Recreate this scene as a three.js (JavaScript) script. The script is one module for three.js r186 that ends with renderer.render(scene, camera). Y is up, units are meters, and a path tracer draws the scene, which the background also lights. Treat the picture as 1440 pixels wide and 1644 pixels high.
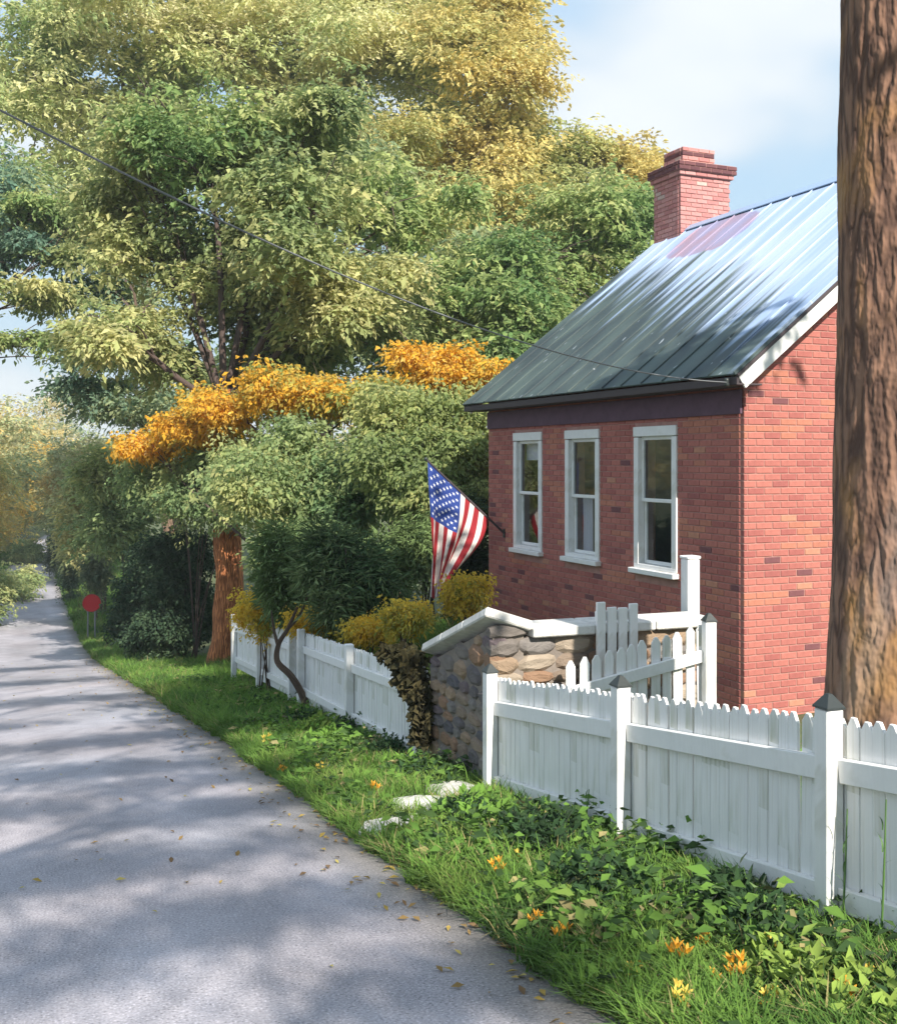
import * as THREE from 'three';
import { mergeGeometries } from 'three/addons/utils/BufferGeometryUtils.js';
import { ImprovedNoise } from 'three/addons/math/ImprovedNoise.js';

// ---------------------------------------------------------------- camera, sky, sun, exposure
const YAW = 0.371, EYE = 1.6, FPX = 1750;
const scene = new THREE.Scene();
const camera = new THREE.PerspectiveCamera(2 * Math.atan(822 / FPX) * 180 / Math.PI, 1440 / 1644, 0.05, 2500);
camera.position.set(0, EYE, 0);
camera.lookAt(Math.sin(YAW), EYE, -Math.cos(YAW));
camera.setViewOffset(1440, 1644, 0, 83, 1440, 1644);
camera.updateProjectionMatrix();
const renderer = new THREE.WebGLRenderer();
renderer.toneMapping = THREE.LinearToneMapping;
renderer.toneMappingExposure = 1.66;
renderer.shadowMap.enabled = true;
const SUN = new THREE.Vector3(0.02, 0.62, 0.78).normalize();

function rng(seed) { let a = seed >>> 0; return () => { a = (a + 0x6D2B79F5) >>> 0; let t = a; t = Math.imul(t ^ (t >>> 15), t | 1); t ^= t + Math.imul(t ^ (t >>> 7), t | 61); return ((t ^ (t >>> 14)) >>> 0) / 4294967296; }; }
const perlin = new ImprovedNoise();
const nz = (x, y, z = 0) => perlin.noise(x + 31.7, y + 11.3, z + 5.1);
const fbm = (x, y, z = 0, o = 4) => { let s = 0, a = 0.5, f = 1; for (let i = 0; i < o; i++) { s += a * nz(x * f, y * f, z * f); a *= 0.5; f *= 2.03; } return s; };
const sm = (a, b, x) => { const t = Math.min(1, Math.max(0, (x - a) / (b - a))); return t * t * (3 - 2 * t); };
const mix = (a, b, t) => a + (b - a) * t;
const mix3 = (a, b, t) => [mix(a[0], b[0], t), mix(a[1], b[1], t), mix(a[2], b[2], t)];

{ // a bright, thinly clouded sky with soft blue openings
  const W = 1024, H = 512, d = new Float32Array(W * H * 4);
  for (let j = 0; j < H; j++) {
    const el = ((j + 0.5) / H - 0.5) * Math.PI, y = Math.sin(el), ce = Math.cos(el);
    for (let i = 0; i < W; i++) {
      const az = ((i + 0.5) / W) * Math.PI * 2, x = Math.cos(az) * ce, z = Math.sin(az) * ce;
      const k = 1 / (Math.max(y, 0) + 0.22);
      const c = fbm(x * k * 1.1 + 3, z * k * 1.1, y * 2.2, 5) + 0.35 * fbm(x * k * 3 + 9, z * k * 3, 2, 4);
      const cl = sm(-0.16, 0.24, c), blue = mix3([0.44, 0.585, 0.66], [0.30, 0.48, 0.69], sm(0, 0.7, y));
      const white = mix3([0.58, 0.63, 0.645], [0.72, 0.74, 0.735], sm(-0.1, 0.4, c));
      let col = mix3(blue, white, cl);
      col = mix3([0.63, 0.675, 0.68], col, sm(-0.02, 0.12, y));
      if (y < 0) col = mix3(col, [0.30, 0.32, 0.26], sm(0, 0.15, -y));
      const q = (j * W + i) * 4; d[q] = col[0] * 0.79; d[q + 1] = col[1] * 0.82; d[q + 2] = col[2] * 0.88; d[q + 3] = 1;
    }
  }
  const t = new THREE.DataTexture(d, W, H, THREE.RGBAFormat, THREE.FloatType);
  t.mapping = THREE.EquirectangularReflectionMapping; t.magFilter = t.minFilter = THREE.LinearFilter; t.needsUpdate = true;
  scene.background = t; scene.environment = t; scene.environmentIntensity = 1;
}
scene.fog = new THREE.FogExp2(new THREE.Color(0.80, 0.85, 0.86), 0.0008);
const sun = new THREE.DirectionalLight(new THREE.Color(1, 0.93, 0.82), 5.0);
sun.position.copy(SUN).multiplyScalar(60).add(new THREE.Vector3(3, 0, -14)); sun.target.position.set(3, 0, -14);
sun.castShadow = true; sun.shadow.mapSize.set(4096, 4096);
Object.assign(sun.shadow.camera, { left: -30, right: 30, top: 30, bottom: -30, near: 1, far: 160 });
scene.add(sun, sun.target);

// ---------------------------------------------------------------- helpers
const names = {};
function numbered(n) { names[n] = (names[n] ?? -1) + 1; return names[n] ? `${n}_${String(names[n]).padStart(3, '0')}` : n; }
function add(o, parent) { o.castShadow = o.receiveShadow = true; parent.add(o); return o; }
function thing(name, label, category, pos = [0, 0, 0], turn = 0, group) {
  const o = new THREE.Group(); o.name = numbered(name); o.position.set(pos[0], pos[1], pos[2]); o.rotation.y = turn;
  o.userData = { label, category }; if (group) o.userData.group = group; scene.add(o); return o;
}
function part(name, geo, mat, parent, label) { const m = new THREE.Mesh(geo, mat); m.name = name; if (label) m.userData.label = label; return add(m, parent); }
function struct(name, geo, mat) { const m = new THREE.Mesh(geo, mat); m.name = numbered(name); m.userData.kind = 'structure'; return add(m, scene); }
const W3 = (X, Y, Z) => new THREE.Vector3(X, Y, -Z);                 // X right of the road axis, Y up, Z down the road
const CY = Math.cos(YAW), SY = Math.sin(YAW);
function at(px, py, d) { const r = (px - 720) / FPX * d, u = (739 - py) / FPX * d; return W3(r * CY + d * SY, EYE + u, d * CY - r * SY); }

function uvBox(geo, s = 1, ox = 0, oy = 0) {          // uv in metres from the dominant normal
  const g = geo.index ? geo.toNonIndexed() : geo; if (geo.index) g.computeVertexNormals();
  const p = g.attributes.position, n = g.attributes.normal, uv = new Float32Array(p.count * 2);
  for (let i = 0; i < p.count; i++) {
    const ax = Math.abs(n.getX(i)), ay = Math.abs(n.getY(i)), az = Math.abs(n.getZ(i));
    let u, v; if (ax >= ay && ax >= az) { u = p.getZ(i); v = p.getY(i); } else if (ay >= az) { u = p.getX(i); v = p.getZ(i); } else { u = p.getX(i); v = p.getY(i); }
    uv[i * 2] = u * s + ox; uv[i * 2 + 1] = v * s + oy;
  }
  g.setAttribute('uv', new THREE.BufferAttribute(uv, 2)); return g;
}
function box(w, h, d, c = 0.004) {                     // chamfered box
  c = Math.min(c, w * 0.3, h * 0.3, d * 0.3);
  const X = w / 2, Y = h / 2, Z = d / 2, P = [], idx = [];
  const id = {}; const v = (x, y, z) => { const k = x + ',' + y + ',' + z; if (!(k in id)) { id[k] = P.length / 3; P.push(x, y, z); } return id[k]; };
  const quad = (a, b, cc, dd, out) => {
    const A = new THREE.Vector3(...P.slice(a * 3, a * 3 + 3)), B = new THREE.Vector3(...P.slice(b * 3, b * 3 + 3)), C = new THREE.Vector3(...P.slice(cc * 3, cc * 3 + 3));
    const n = B.clone().sub(A).cross(C.clone().sub(A)); if (n.dot(out) < 0) { [b, dd] = [dd, b]; }
    if (dd === undefined || b === undefined) return; idx.push(a, b, cc, a, cc, dd);
  };
  const tri = (a, b, cc, out) => { const A = new THREE.Vector3(...P.slice(a * 3, a * 3 + 3)), B = new THREE.Vector3(...P.slice(b * 3, b * 3 + 3)), C = new THREE.Vector3(...P.slice(cc * 3, cc * 3 + 3)); const n = B.clone().sub(A).cross(C.clone().sub(A)); n.dot(out) < 0 ? idx.push(a, cc, b) : idx.push(a, b, cc); };
  for (const s of [-1, 1]) {
    quad(v(s * X, -Y + c, -Z + c), v(s * X, Y - c, -Z + c), v(s * X, Y - c, Z - c), v(s * X, -Y + c, Z - c), new THREE.Vector3(s, 0, 0));
    quad(v(-X + c, s * Y, -Z + c), v(X - c, s * Y, -Z + c), v(X - c, s * Y, Z - c), v(-X + c, s * Y, Z - c), new THREE.Vector3(0, s, 0));
    quad(v(-X + c, -Y + c, s * Z), v(X - c, -Y + c, s * Z), v(X - c, Y - c, s * Z), v(-X + c, Y - c, s * Z), new THREE.Vector3(0, 0, s));
    for (const t of [-1, 1]) {
      quad(v(s * X, t * (Y - c), -Z + c), v(s * (X - c), t * Y, -Z + c), v(s * (X - c), t * Y, Z - c), v(s * X, t * (Y - c), Z - c), new THREE.Vector3(s, t, 0));
      quad(v(s * X, -Y + c, t * (Z - c)), v(s * (X - c), -Y + c, t * Z), v(s * (X - c), Y - c, t * Z), v(s * X, Y - c, t * (Z - c)), new THREE.Vector3(s, 0, t));
      quad(v(-X + c, s * Y, t * (Z - c)), v(-X + c, s * (Y - c), t * Z), v(X - c, s * (Y - c), t * Z), v(X - c, s * Y, t * (Z - c)), new THREE.Vector3(0, s, t));
      for (const q of [-1, 1]) tri(v(s * X, t * (Y - c), q * (Z - c)), v(s * (X - c), t * Y, q * (Z - c)), v(s * (X - c), t * (Y - c), q * Z), new THREE.Vector3(s, t, q));
    }
  }
  const g = new THREE.BufferGeometry(); g.setAttribute('position', new THREE.Float32BufferAttribute(P, 3)); g.setIndex(idx); g.computeVertexNormals();
  return uvBox(g);
}
function tube(pts, radii, seg = 8, lump = 0, seed = 1) {   // tapered limb through points
  const cv = new THREE.CatmullRomCurve3(pts), n = Math.max(3, Math.round((pts.length - 1) * 5)), P = [], UV = [], idx = [];
  let ref = new THREE.Vector3(0.3, 0.1, 1), len = 0, prev = null;
  for (let i = 0; i <= n; i++) {
    const t = i / n, c = cv.getPoint(t), tg = cv.getTangent(t), k = t * (radii.length - 1), k0 = Math.min(radii.length - 2, Math.floor(k)), r = mix(radii[k0], radii[k0 + 1], k - k0);
    const a = new THREE.Vector3().crossVectors(tg, ref).normalize(), b = new THREE.Vector3().crossVectors(a, tg); ref = b.clone().cross(a).cross(b).lengthSq() ? new THREE.Vector3().crossVectors(a, tg) : ref;
    if (prev) len += prev.distanceTo(c); prev = c;
    for (let j = 0; j <= seg; j++) {
      const th = j / seg * Math.PI * 2, rr = r * (1 + lump * nz(Math.cos(th) * 1.7 + seed * 3, len * 1.1, Math.sin(th) * 1.7));
      P.push(c.x + (a.x * Math.cos(th) + b.x * Math.sin(th)) * rr, c.y + (a.y * Math.cos(th) + b.y * Math.sin(th)) * rr, c.z + (a.z * Math.cos(th) + b.z * Math.sin(th)) * rr);
      UV.push(j / seg * 2, len);
      if (i < n && j < seg) { const q = i * (seg + 1) + j; idx.push(q, q + seg + 1, q + 1, q + 1, q + seg + 1, q + seg + 2); }
    }
  }
  const g = new THREE.BufferGeometry(); g.setAttribute('position', new THREE.Float32BufferAttribute(P, 3)); g.setAttribute('uv', new THREE.Float32BufferAttribute(UV, 2)); g.setIndex(idx); g.computeVertexNormals(); return g;
}
function tex(size, f, { srgb = false, h = size, clamp = false } = {}) {   // f(u, v) -> [r, g, b] linear 0..1 (turned to sRGB bytes if srgb)
  const d = new Uint8Array(size * h * 4), enc = c => { c = Math.min(1, Math.max(0, c)); return 255 * (srgb ? (c <= 0.0031308 ? c * 12.92 : 1.055 * Math.pow(c, 1 / 2.4) - 0.055) : c); };
  for (let j = 0; j < h; j++) for (let i = 0; i < size; i++) { const c = f((i + 0.5) / size, (j + 0.5) / h), q = (j * size + i) * 4; d[q] = enc(c[0]); d[q + 1] = enc(c[1]); d[q + 2] = enc(c[2]); d[q + 3] = 255; }
  const t = new THREE.DataTexture(d, size, h); t.magFilter = t.minFilter = THREE.LinearFilter; t.wrapS = t.wrapT = clamp ? THREE.ClampToEdgeWrapping : THREE.RepeatWrapping; if (srgb) t.colorSpace = THREE.SRGBColorSpace; t.needsUpdate = true; return t;
}
// noise that tiles over u, v in 0..1
const tn = (u, v, f, s = 0, o = 4) => { const a = u * Math.PI * 2, b = v * Math.PI * 2, R = f / 6.283; return fbm(Math.cos(a) * R + s, Math.sin(a) * R + Math.cos(b) * R * 0.9, Math.sin(b) * R * 0.9 + s * 0.7, o); };
const col = (r, g, b) => new THREE.Color().setRGB(r, g, b);
const std = o => new THREE.MeshStandardMaterial(o);

// ---------------------------------------------------------------- shared textures and materials
const grainBump = tex(512, (u, v) => { const n = 0.5 + 0.6 * tn(u, v, 14, 1, 5) + 0.25 * tn(u, v, 60, 4, 2); return [n, n, n]; });
const grainMap = tex(512, (u, v) => { const n = 0.86 + 0.35 * tn(u, v, 9, 2, 5) + 0.14 * tn(u, v, 70, 4, 2); return [n, n * 0.99, n * 0.97]; }, { srgb: true });
const paintMap = tex(512, (u, v) => { let n = 0.80 + 0.05 * tn(u, v, 6, 3, 4) + 0.03 * nz(u * 60, v * 3); const dirt = sm(0.12, 0.42, tn(u, v, 5, 8, 5)); const c = mix3([n, n * 0.995, n * 0.985], [0.58, 0.57, 0.50], dirt * 0.55); return c; }, { srgb: true });
const paintBump = tex(256, (u, v) => { const n = 0.5 + 0.3 * nz(u * 40, v * 2.0, 3) + 0.2 * tn(u, v, 12, 3, 3); return [n, n, n]; });
const M = {
  white: std({ map: paintMap, bumpMap: paintBump, bumpScale: 0.0015, roughness: 0.62 }),
  black: std({ color: col(0.025, 0.032, 0.032), roughness: 0.45, bumpMap: grainBump, bumpScale: 0.001 }),
  mortar: std({ color: col(0.44, 0.24, 0.21), map: grainMap, roughness: 0.95, bumpMap: grainBump, bumpScale: 0.004 }),
  coping: std({ color: col(0.70, 0.69, 0.67), map: grainMap, roughness: 0.85, bumpMap: grainBump, bumpScale: 0.006 }),
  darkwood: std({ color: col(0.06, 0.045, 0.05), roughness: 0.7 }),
  wire: std({ color: col(0.17, 0.18, 0.19), roughness: 0.6 }),
  dark: std({ color: col(0.05, 0.05, 0.06), roughness: 0.95 }),
};
const barkMap = tex(512, (u, v) => { const f = tn(u, v, 8, 5, 4), g = Math.abs(nz(u * 26 + 0.7 * f, v * 2.6 + 0.4 * f)); const c = mix3([0.10, 0.062, 0.042], [0.27, 0.185, 0.13], sm(0.03, 0.45, g + 0.3 * f)); return c; }, { srgb: true });
const barkBump = tex(512, (u, v) => { const f = tn(u, v, 8, 5, 4), g = Math.abs(nz(u * 26 + 0.7 * f, v * 2.6 + 0.4 * f)); const n = 0.2 + 1.3 * g + 0.3 * f; return [n, n, n]; });
M.bark = std({ map: barkMap, bumpMap: barkBump, bumpScale: 0.02, roughness: 0.95 });
M.redbark = std({ map: barkMap, color: col(2.5, 1.4, 0.78), bumpMap: barkBump, bumpScale: 0.03, roughness: 0.95 });
M.twig = std({ color: col(0.085, 0.058, 0.05), roughness: 0.9 });
const leafMat = (tr = 0.32) => new THREE.MeshPhysicalMaterial({ color: 0xffffff, roughness: 1, transmission: tr, thickness: 0, ior: 1.35, side: THREE.DoubleSide, specularIntensity: 0.4 });
M.leaf = leafMat(0.5); M.leaf.vertexColors = true; M.leafDark = leafMat(0.12); M.leafDark.vertexColors = true;
M.grass = leafMat(0.25); M.ivy = leafMat(0.1);

// ---------------------------------------------------------------- terrain
function lerpTab(tab, x) { if (x <= tab[0][0]) return tab[0][1]; for (let i = 1; i < tab.length; i++) if (x <= tab[i][0]) { const [a, b] = tab[i - 1], [c, d] = tab[i]; return mix(b, d, (x - a) / (c - a)); } return tab[tab.length - 1][1]; }
const ROADY = [[-60, 6.2], [-30, 3.4], [0, -0.2], [36, -4.7], [44, -5.45], [58, -6.0], [85, -6.45], [118, -6.7], [200, -6.2], [700, 3]];
const roadY = Z => { let s = 0; for (const o of [-2, -1, 0, 1, 2]) s += lerpTab(ROADY, Z + o * (Z > 20 ? 2 : 0.6)); return s / 5; };
const ROADR = [[-60, 2.2], [4, 2.23], [8, 2.26], [13, 2.34], [24, 2.28], [36, 2.12], [58, 2.1], [85, 2.1], [118, 2.3], [135, 5], [170, 14], [240, 40]];
const ROADL = [[-60, -3.6], [45, -3.5], [62, -2.8], [82, -1.6], [100, -0.3], [118, 0.9], [135, 3], [170, 11], [240, 36]];
const roadR = Z => lerpTab(ROADR, Z) + 0.07 * nz(Z * 0.9, 3) + 0.04 * nz(Z * 3.1, 7), roadL = Z => lerpTab(ROADL, Z) + 0.08 * nz(Z * 0.7, 9);
const YARD = [[-60, 6.2], [-30, 3.6], [0, -0.25], [4, -0.85], [7.5, -1.3], [18, -1.3], [21, -1.8], [27, -3.1], [36, -4.3], [60, -5.6], [118, -6.2], [200, -5.6], [700, 10]];
const fenceBase = Z => -0.727 - (Z - 4.3) * (Z < 9.5 ? 0.139 : 0.139) + (Z > 9.5 ? (Z - 9.5) * 0.045 : 0);
function groundY(X, Z) {
  const r = roadY(Z), L = roadL(Z), R = roadR(Z);
  if (X > L && X < R) return r - 0.05 * Math.min(1, Math.min(X - L, R - X) / 0.15);
  if (X >= R) {
    const verge = r + 0.03 * sm(R, R + 0.3, X) + 0.035 * nz(X * 2, Z * 2);
    const lim = Z < 10 ? 3.95 : 3.9, t = sm(lim, lim + (Z > 8.4 && Z < 10.2 ? 0.25 : 2.2), X);
    let y = mix(verge, lerpTab(YARD, Z), t) + 0.04 * t * nz(X * 0.8, Z * 0.8) + (X > 14 ? (X - 14) * 0.03 : 0);
    return y;
  }
  const dx = L - X; return r + 0.45 * sm(0.1, 2.4, dx) + 0.06 * nz(X, Z) * sm(0, 1, dx) + Math.max(0, dx - 3) * 0.045;
}
function gridMesh(xs, zs, fy, uvs = 1) {
  const P = [], UV = [], idx = [], nx = xs(0).length;
  zs.forEach((Z, j) => { const row = xs(Z); row.forEach((X, i) => { P.push(X, fy(X, Z), -Z); UV.push(X * uvs, Z * uvs); if (i < nx - 1 && j < zs.length - 1) { const a = j * nx + i; idx.push(a, a + 1, a + nx, a + 1, a + nx + 1, a + nx); } }); });
  const g = new THREE.BufferGeometry(); g.setAttribute('position', new THREE.Float32BufferAttribute(P, 3)); g.setAttribute('uv', new THREE.Float32BufferAttribute(UV, 2)); g.setIndex(idx); g.computeVertexNormals(); return g;
}
const zRows = []; for (let z = -40; z < 1500;) { zRows.push(z); z += z < 0 ? 1.5 : z < 30 ? 0.3 : z < 140 ? 1.5 : 40; }
{
  const soil = tex(512, (u, v) => { const a = 0.5 + tn(u, v, 10, 3, 5), b = sm(0.35, 0.75, 0.5 + tn(u, v, 5, 9, 4)); return mix3(mix3([0.045, 0.06, 0.022], [0.09, 0.13, 0.035], a), [0.11, 0.085, 0.05], b * 0.5); }, { srgb: true });
  const offs = [-900, -300, -120, -60, -30, -16, -9, -6, -4, -2.6, -1.6, -0.9, -0.4, -0.12];
  const xs = Z => { const L = roadL(Z), R = roadR(Z), o = offs.map(d => L + d); for (let i = 0; i <= 6; i++) o.push(mix(L, R, i / 6)); for (const d of [0.12, 0.3, 0.5, 0.8, 1.1, 1.4, 1.6, 1.75, 1.9, 2.1, 2.5, 3, 3.6, 4.2, 5, 6, 8, 10, 13, 18, 30, 60, 120, 300, 900]) o.push(R + d); return o; };
  struct('ground', gridMesh(xs, zRows, groundY, 0.5), std({ map: soil, roughness: 1, bumpMap: grainBump, bumpScale: 0.02 }));
  // the lane: worn pale asphalt
  const asph = tex(1024, (u, v) => {
    const agg = nz(u * 260, v * 260) * 0.5 + nz(u * 410, v * 410, 3) * 0.5, lo = tn(u, v, 6, 2, 5), w = tn(u, v, 18, 7, 3);
    const cr = Math.abs(tn(u, v, 5, 14, 5)), crack = (1 - sm(0.001, 0.007, cr)) * sm(0.05, 0.25, tn(u, v, 4, 33, 3));
    let c = 0.325 + 0.10 * lo + 0.20 * agg + 0.06 * w; if (agg > 0.32) c += 0.09; if (agg < -0.34) c -= 0.07; c *= 1 - 0.4 * crack;
    return [c * 1.005, c * 0.97, c * 1.04];
  }, { srgb: true });
  const asphB = tex(512, (u, v) => { const n = 0.5 + 0.3 * nz(u * 150, v * 150) + 0.2 * nz(u * 250, v * 250, 5) + 0.3 * tn(u, v, 6, 2, 4); return [n, n, n]; });
  const rxs = Z => { const L = roadL(Z), R = roadR(Z), o = []; for (let i = 0; i <= 28; i++) { const t = i / 28; o.push(mix(L, R, t + 0.06 * Math.sin(6.283 * t) * -1)); } return o; };
  const rz = zRows.filter(z => z < 240 && z > -40);
  const crown = (X, Z) => { const L = roadL(Z), R = roadR(Z), t = (X - L) / (R - L); return roadY(Z) + 0.012 + 0.05 * (4 * t * (1 - t)) * 0.6 + 0.006 * nz(X * 1.3, Z * 1.3); };
  const rg = gridMesh(rxs, rz, crown, 1 / 3.7);
  const p = rg.attributes.position, c = new Float32Array(p.count * 3);
  for (let i = 0; i < p.count; i++) { const X = p.getX(i), Z = -p.getZ(i), n = 1 + 0.5 * fbm(X * 0.35, Z * 0.22, 3, 3) + 0.25 * nz(X * 1.6, 0.3 * Z, 6), w = fbm(X * 0.6, Z * 0.5, 8, 2); const L = roadL(Z), Rr = roadR(Z), ed = 1 - sm(0.02, 0.55, Math.min(X - L, Rr - X)), tr = Math.exp(-Math.pow((Math.abs(X - (L + Rr) / 2) - 0.8) / 0.3, 2)), q = n * (1 - 0.07 * tr) * (1 - 0.45 * ed); c[i * 3] = q * (1 + 0.10 * w + 0.06 * ed); c[i * 3 + 1] = q * (0.985 + 0.03 * ed); c[i * 3 + 2] = q * (1.015 - 0.06 * w - 0.12 * ed); }
  rg.setAttribute('color', new THREE.BufferAttribute(c, 3));
  struct('road', rg, std({ map: asph, vertexColors: true, roughness: 0.9, bumpMap: asphB, bumpScale: 0.006 }));
}

// ---------------------------------------------------------------- brick house
const HX = 7.41, HZ = 10.05, HROT = 0.037, HL = 6.54, EAVE = 2.52, RIDGE = 5.648, HW = 3.625, OV = 0.35, GOV = 0.3, HB = -1.7;
const PITCH = (RIDGE - EAVE) / (HW + OV), roofAt = x => EAVE + (Math.min(x, 2 * HW - x) + OV) * PITCH;
const house = thing('brick_house', 'low red brick house with blue metal roof behind the white fence', 'house', [HX, 0, -HZ], HROT);
const WIN = [1.70, 3.49, 5.13], WHW = 0.455, WB = 0.165, WT = 2.02;
{
  const rnd = rng(11), T = 0.3;
  // walls of the house: mortar-coloured bodies that carry the bricks
  const f = new THREE.Shape([[0.001, HB], [HL - 0.001, HB], [HL - 0.001, 2.62], [0.001, 2.62]].map(p => new THREE.Vector2(...p)));
  for (const a of WIN) f.holes.push(new THREE.Path([[a - WHW, WB], [a - WHW, WT], [a + WHW, WT], [a + WHW, WB]].map(p => new THREE.Vector2(...p))));
  const fg = new THREE.ExtrudeGeometry(f, { depth: T, bevelEnabled: false });
  fg.applyMatrix4(new THREE.Matrix4().makeBasis(new THREE.Vector3(0, 0, -1), new THREE.Vector3(0, 1, 0), new THREE.Vector3(1, 0, 0)));
  part('wall', uvBox(fg), M.mortar, house);
  const back = new THREE.BoxGeometry(T, 2.62 - HB, HL - 0.004); back.translate(2 * HW - T / 2, (2.62 + HB) / 2, -HL / 2); part('wall', uvBox(back), M.mortar, house);
  const gab = new THREE.Shape([[T + 0.002, HB], [2 * HW - T - 0.002, HB], [2 * HW - T - 0.002, 2.6], [2 * HW - 0.05, 2.64], [HW, roofAt(HW) - 0.13], [0.05, 2.64], [T + 0.002, 2.6]].map(p => new THREE.Vector2(...p)));
  for (const z of [-T - 0.0005, -HL + 0.0005]) { const g = new THREE.ExtrudeGeometry(gab, { depth: T, bevelEnabled: false }); g.translate(0, 0, z); part('gable_wall', uvBox(g), M.mortar, house); }
  const pt = new THREE.BoxGeometry(0.08, 3.1, HL - 2 * T - 0.02); pt.translate(1.5, 1.0, -HL / 2); part('dark_backing_wall', uvBox(pt), std({ color: col(0.07, 0.10, 0.12), roughness: 0.9, map: grainMap }), house);  // unseen dark wall, added behind the windows to darken the panes
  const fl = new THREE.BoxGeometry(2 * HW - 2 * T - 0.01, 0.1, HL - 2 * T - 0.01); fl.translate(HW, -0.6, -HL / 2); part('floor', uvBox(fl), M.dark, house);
  // bricks
  const BL = 0.228, BH = 0.0775, GAP = 0.011, list = [];
  const tone = (a, y, g) => {
    const n = fbm(a * 0.9, y * 3.2, g * 7, 3), j = rnd(), k = rnd();
    let c = mix3([0.40, 0.125, 0.112], [0.52, 0.185, 0.152], j);
    if (n > 0.10) c = mix3(c, [0.19, 0.065, 0.085], Math.min(0.5, (n - 0.12) * 2.0) * (g ? 0.4 : 1));
    if (n < -0.2) c = mix3(c, [0.60, 0.26, 0.15], 0.45);
    if (k < 0.03) c = [0.20, 0.075, 0.085]; if (k > 0.975) c = [0.54, 0.25, 0.17];
    return c;
  };
  const row = (y, ivs, off, put) => { for (const [s, e] of ivs) for (let a = Math.floor((s - off) / BL) * BL + off; a < e; a += BL) { const p = Math.max(a, s) + GAP / 2, q = Math.min(a + BL, e) - GAP / 2; if (q - p > 0.035) put(p, q, y); } };
  for (let r = 0, y = HB + 0.05; y < 2.60; r++, y += BH) {
    let iv = [[0.058, HL]];
    for (const a of WIN) if (y + BH > WB - 0.04 && y < WT + 0.02) { const l = iv.pop(); iv.push([l[0], a - WHW - 0.01], [a + WHW + 0.01, l[1]]); }
    row(y + BH / 2, iv, r % 2 ? 0 : BL / 2, (p, q, yy) => list.push({ x: -0.008 + 0.03, y: yy, z: -(p + q) / 2, l: q - p, turn: Math.PI / 2, c: tone((p + q) / 2, yy, 0), key: (p + q) / 2 + Math.abs(yy - 0.9) * 0.55 }));
  }
  for (const side of [0, 1]) for (let r = 0, y = HB + 0.05; y < RIDGE - 0.2; r++, y += BH) {
    const top = y + BH; let x0 = -0.006, x1 = 2 * HW + 0.006;
    if (top > 2.62) { x0 = (top - EAVE + 0.13) / PITCH - OV; x1 = 2 * HW - x0; }
    row(y + BH / 2, [[x0, x1]], r % 2 ? 0.05 : BL / 2 + 0.05, (p, q, yy) => list.push({ x: (p + q) / 2, y: yy, z: side ? -HL + 0.022 : -0.022, l: q - p, turn: 0, c: tone((p + q) / 2 + 20, yy, 1), key: side ? 99 : ((p + q) / 2 > 1.75 ? 50 : 0.25 + (p + q) / 2 * 0.55) + Math.abs(yy - 0.9) * 0.55 }));
  }
  list.sort((a, b) => a.key - b.key);
  const bg = box(1, 1, 1, 0.06), brickGeo = {};
  const unit = l => { const k = Math.round(l * 200); return brickGeo[k] ??= box(l, BH - GAP, 0.06, 0.005); };
  const tones = []; for (let i = 0; i < 14; i++) tones.push(null);
  const matOf = c => { const k = Math.round(c[0] * 24) + ':' + Math.round(c[1] * 40); return brickMats[k] ??= std({ color: col(...c), map: grainMap, bumpMap: grainBump, bumpScale: 0.004, roughness: 0.9 }); }, brickMats = {};
  list.slice(0, 300).forEach(b => { const m = part('brick', unit(b.l), matOf(b.c), house); m.position.set(b.x, b.y, b.z); m.rotation.y = b.turn; m.rotation.z = (rnd() - 0.5) * 0.008; });
  const rest = list.slice(300), im = new THREE.InstancedMesh(box(0.217, BH - GAP, 0.06, 0.005), std({ map: grainMap, bumpMap: grainBump, bumpScale: 0.004, roughness: 0.9 }), rest.length), m4 = new THREE.Matrix4(), q4 = new THREE.Quaternion(), E = new THREE.Euler();
  rest.forEach((b, i) => { q4.setFromEuler(E.set(0, b.turn, (rnd() - 0.5) * 0.008)); m4.compose(new THREE.Vector3(b.x, b.y, b.z), q4, new THREE.Vector3(b.l / 0.217, 1, 1)); im.setMatrixAt(i, m4); im.setColorAt(i, col(...b.c)); });
  im.name = 'brickwork'; im.userData.kind = 'stuff'; add(im, house);

  // windows
  const glass = new THREE.MeshPhysicalMaterial({ color: col(0.80, 0.86, 0.88), roughness: 0.03, transmission: 1, thickness: 0, ior: 1.75 });
  const drape = std({ color: col(0.62, 0.56, 0.66), roughness: 0.95, side: THREE.DoubleSide });
  WIN.forEach((a, wi) => {
    const w = new THREE.Group(); w.name = 'window'; w.position.set(0, 0, -a); house.add(w);
    const b = (name, dx, dy, dz, x, y, z, mat = M.white) => { const g = box(dx, dy, dz, 0.006); g.translate(x, y, z); return part(name, g, mat, w); };
    const mid = (WB + WT) / 2, FW = 0.105, cas = [];
    // casing: head, two jambs, sill
    b('head', 0.11, 0.125, 2 * WHW + 0.03, 0.02, WT - 0.055, 0);
    for (const s of [-1, 1]) b('jamb', 0.10, WT - WB - 0.125 - 0.07, FW, 0.022, mid - 0.03, s * (WHW - FW / 2 + 0.012));
    b('sill', 0.17, 0.065, 2 * WHW + 0.08, -0.012, WB + 0.03, 0); b('sill_board', 0.10, 0.055, 2 * WHW - 0.01, 0.02, WB + 0.092, 0);
    const iw = WHW - FW + 0.012, lo = WB + 0.12, hi = WT - 0.118, mr = lo + (hi - lo) * (0.5);
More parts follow.
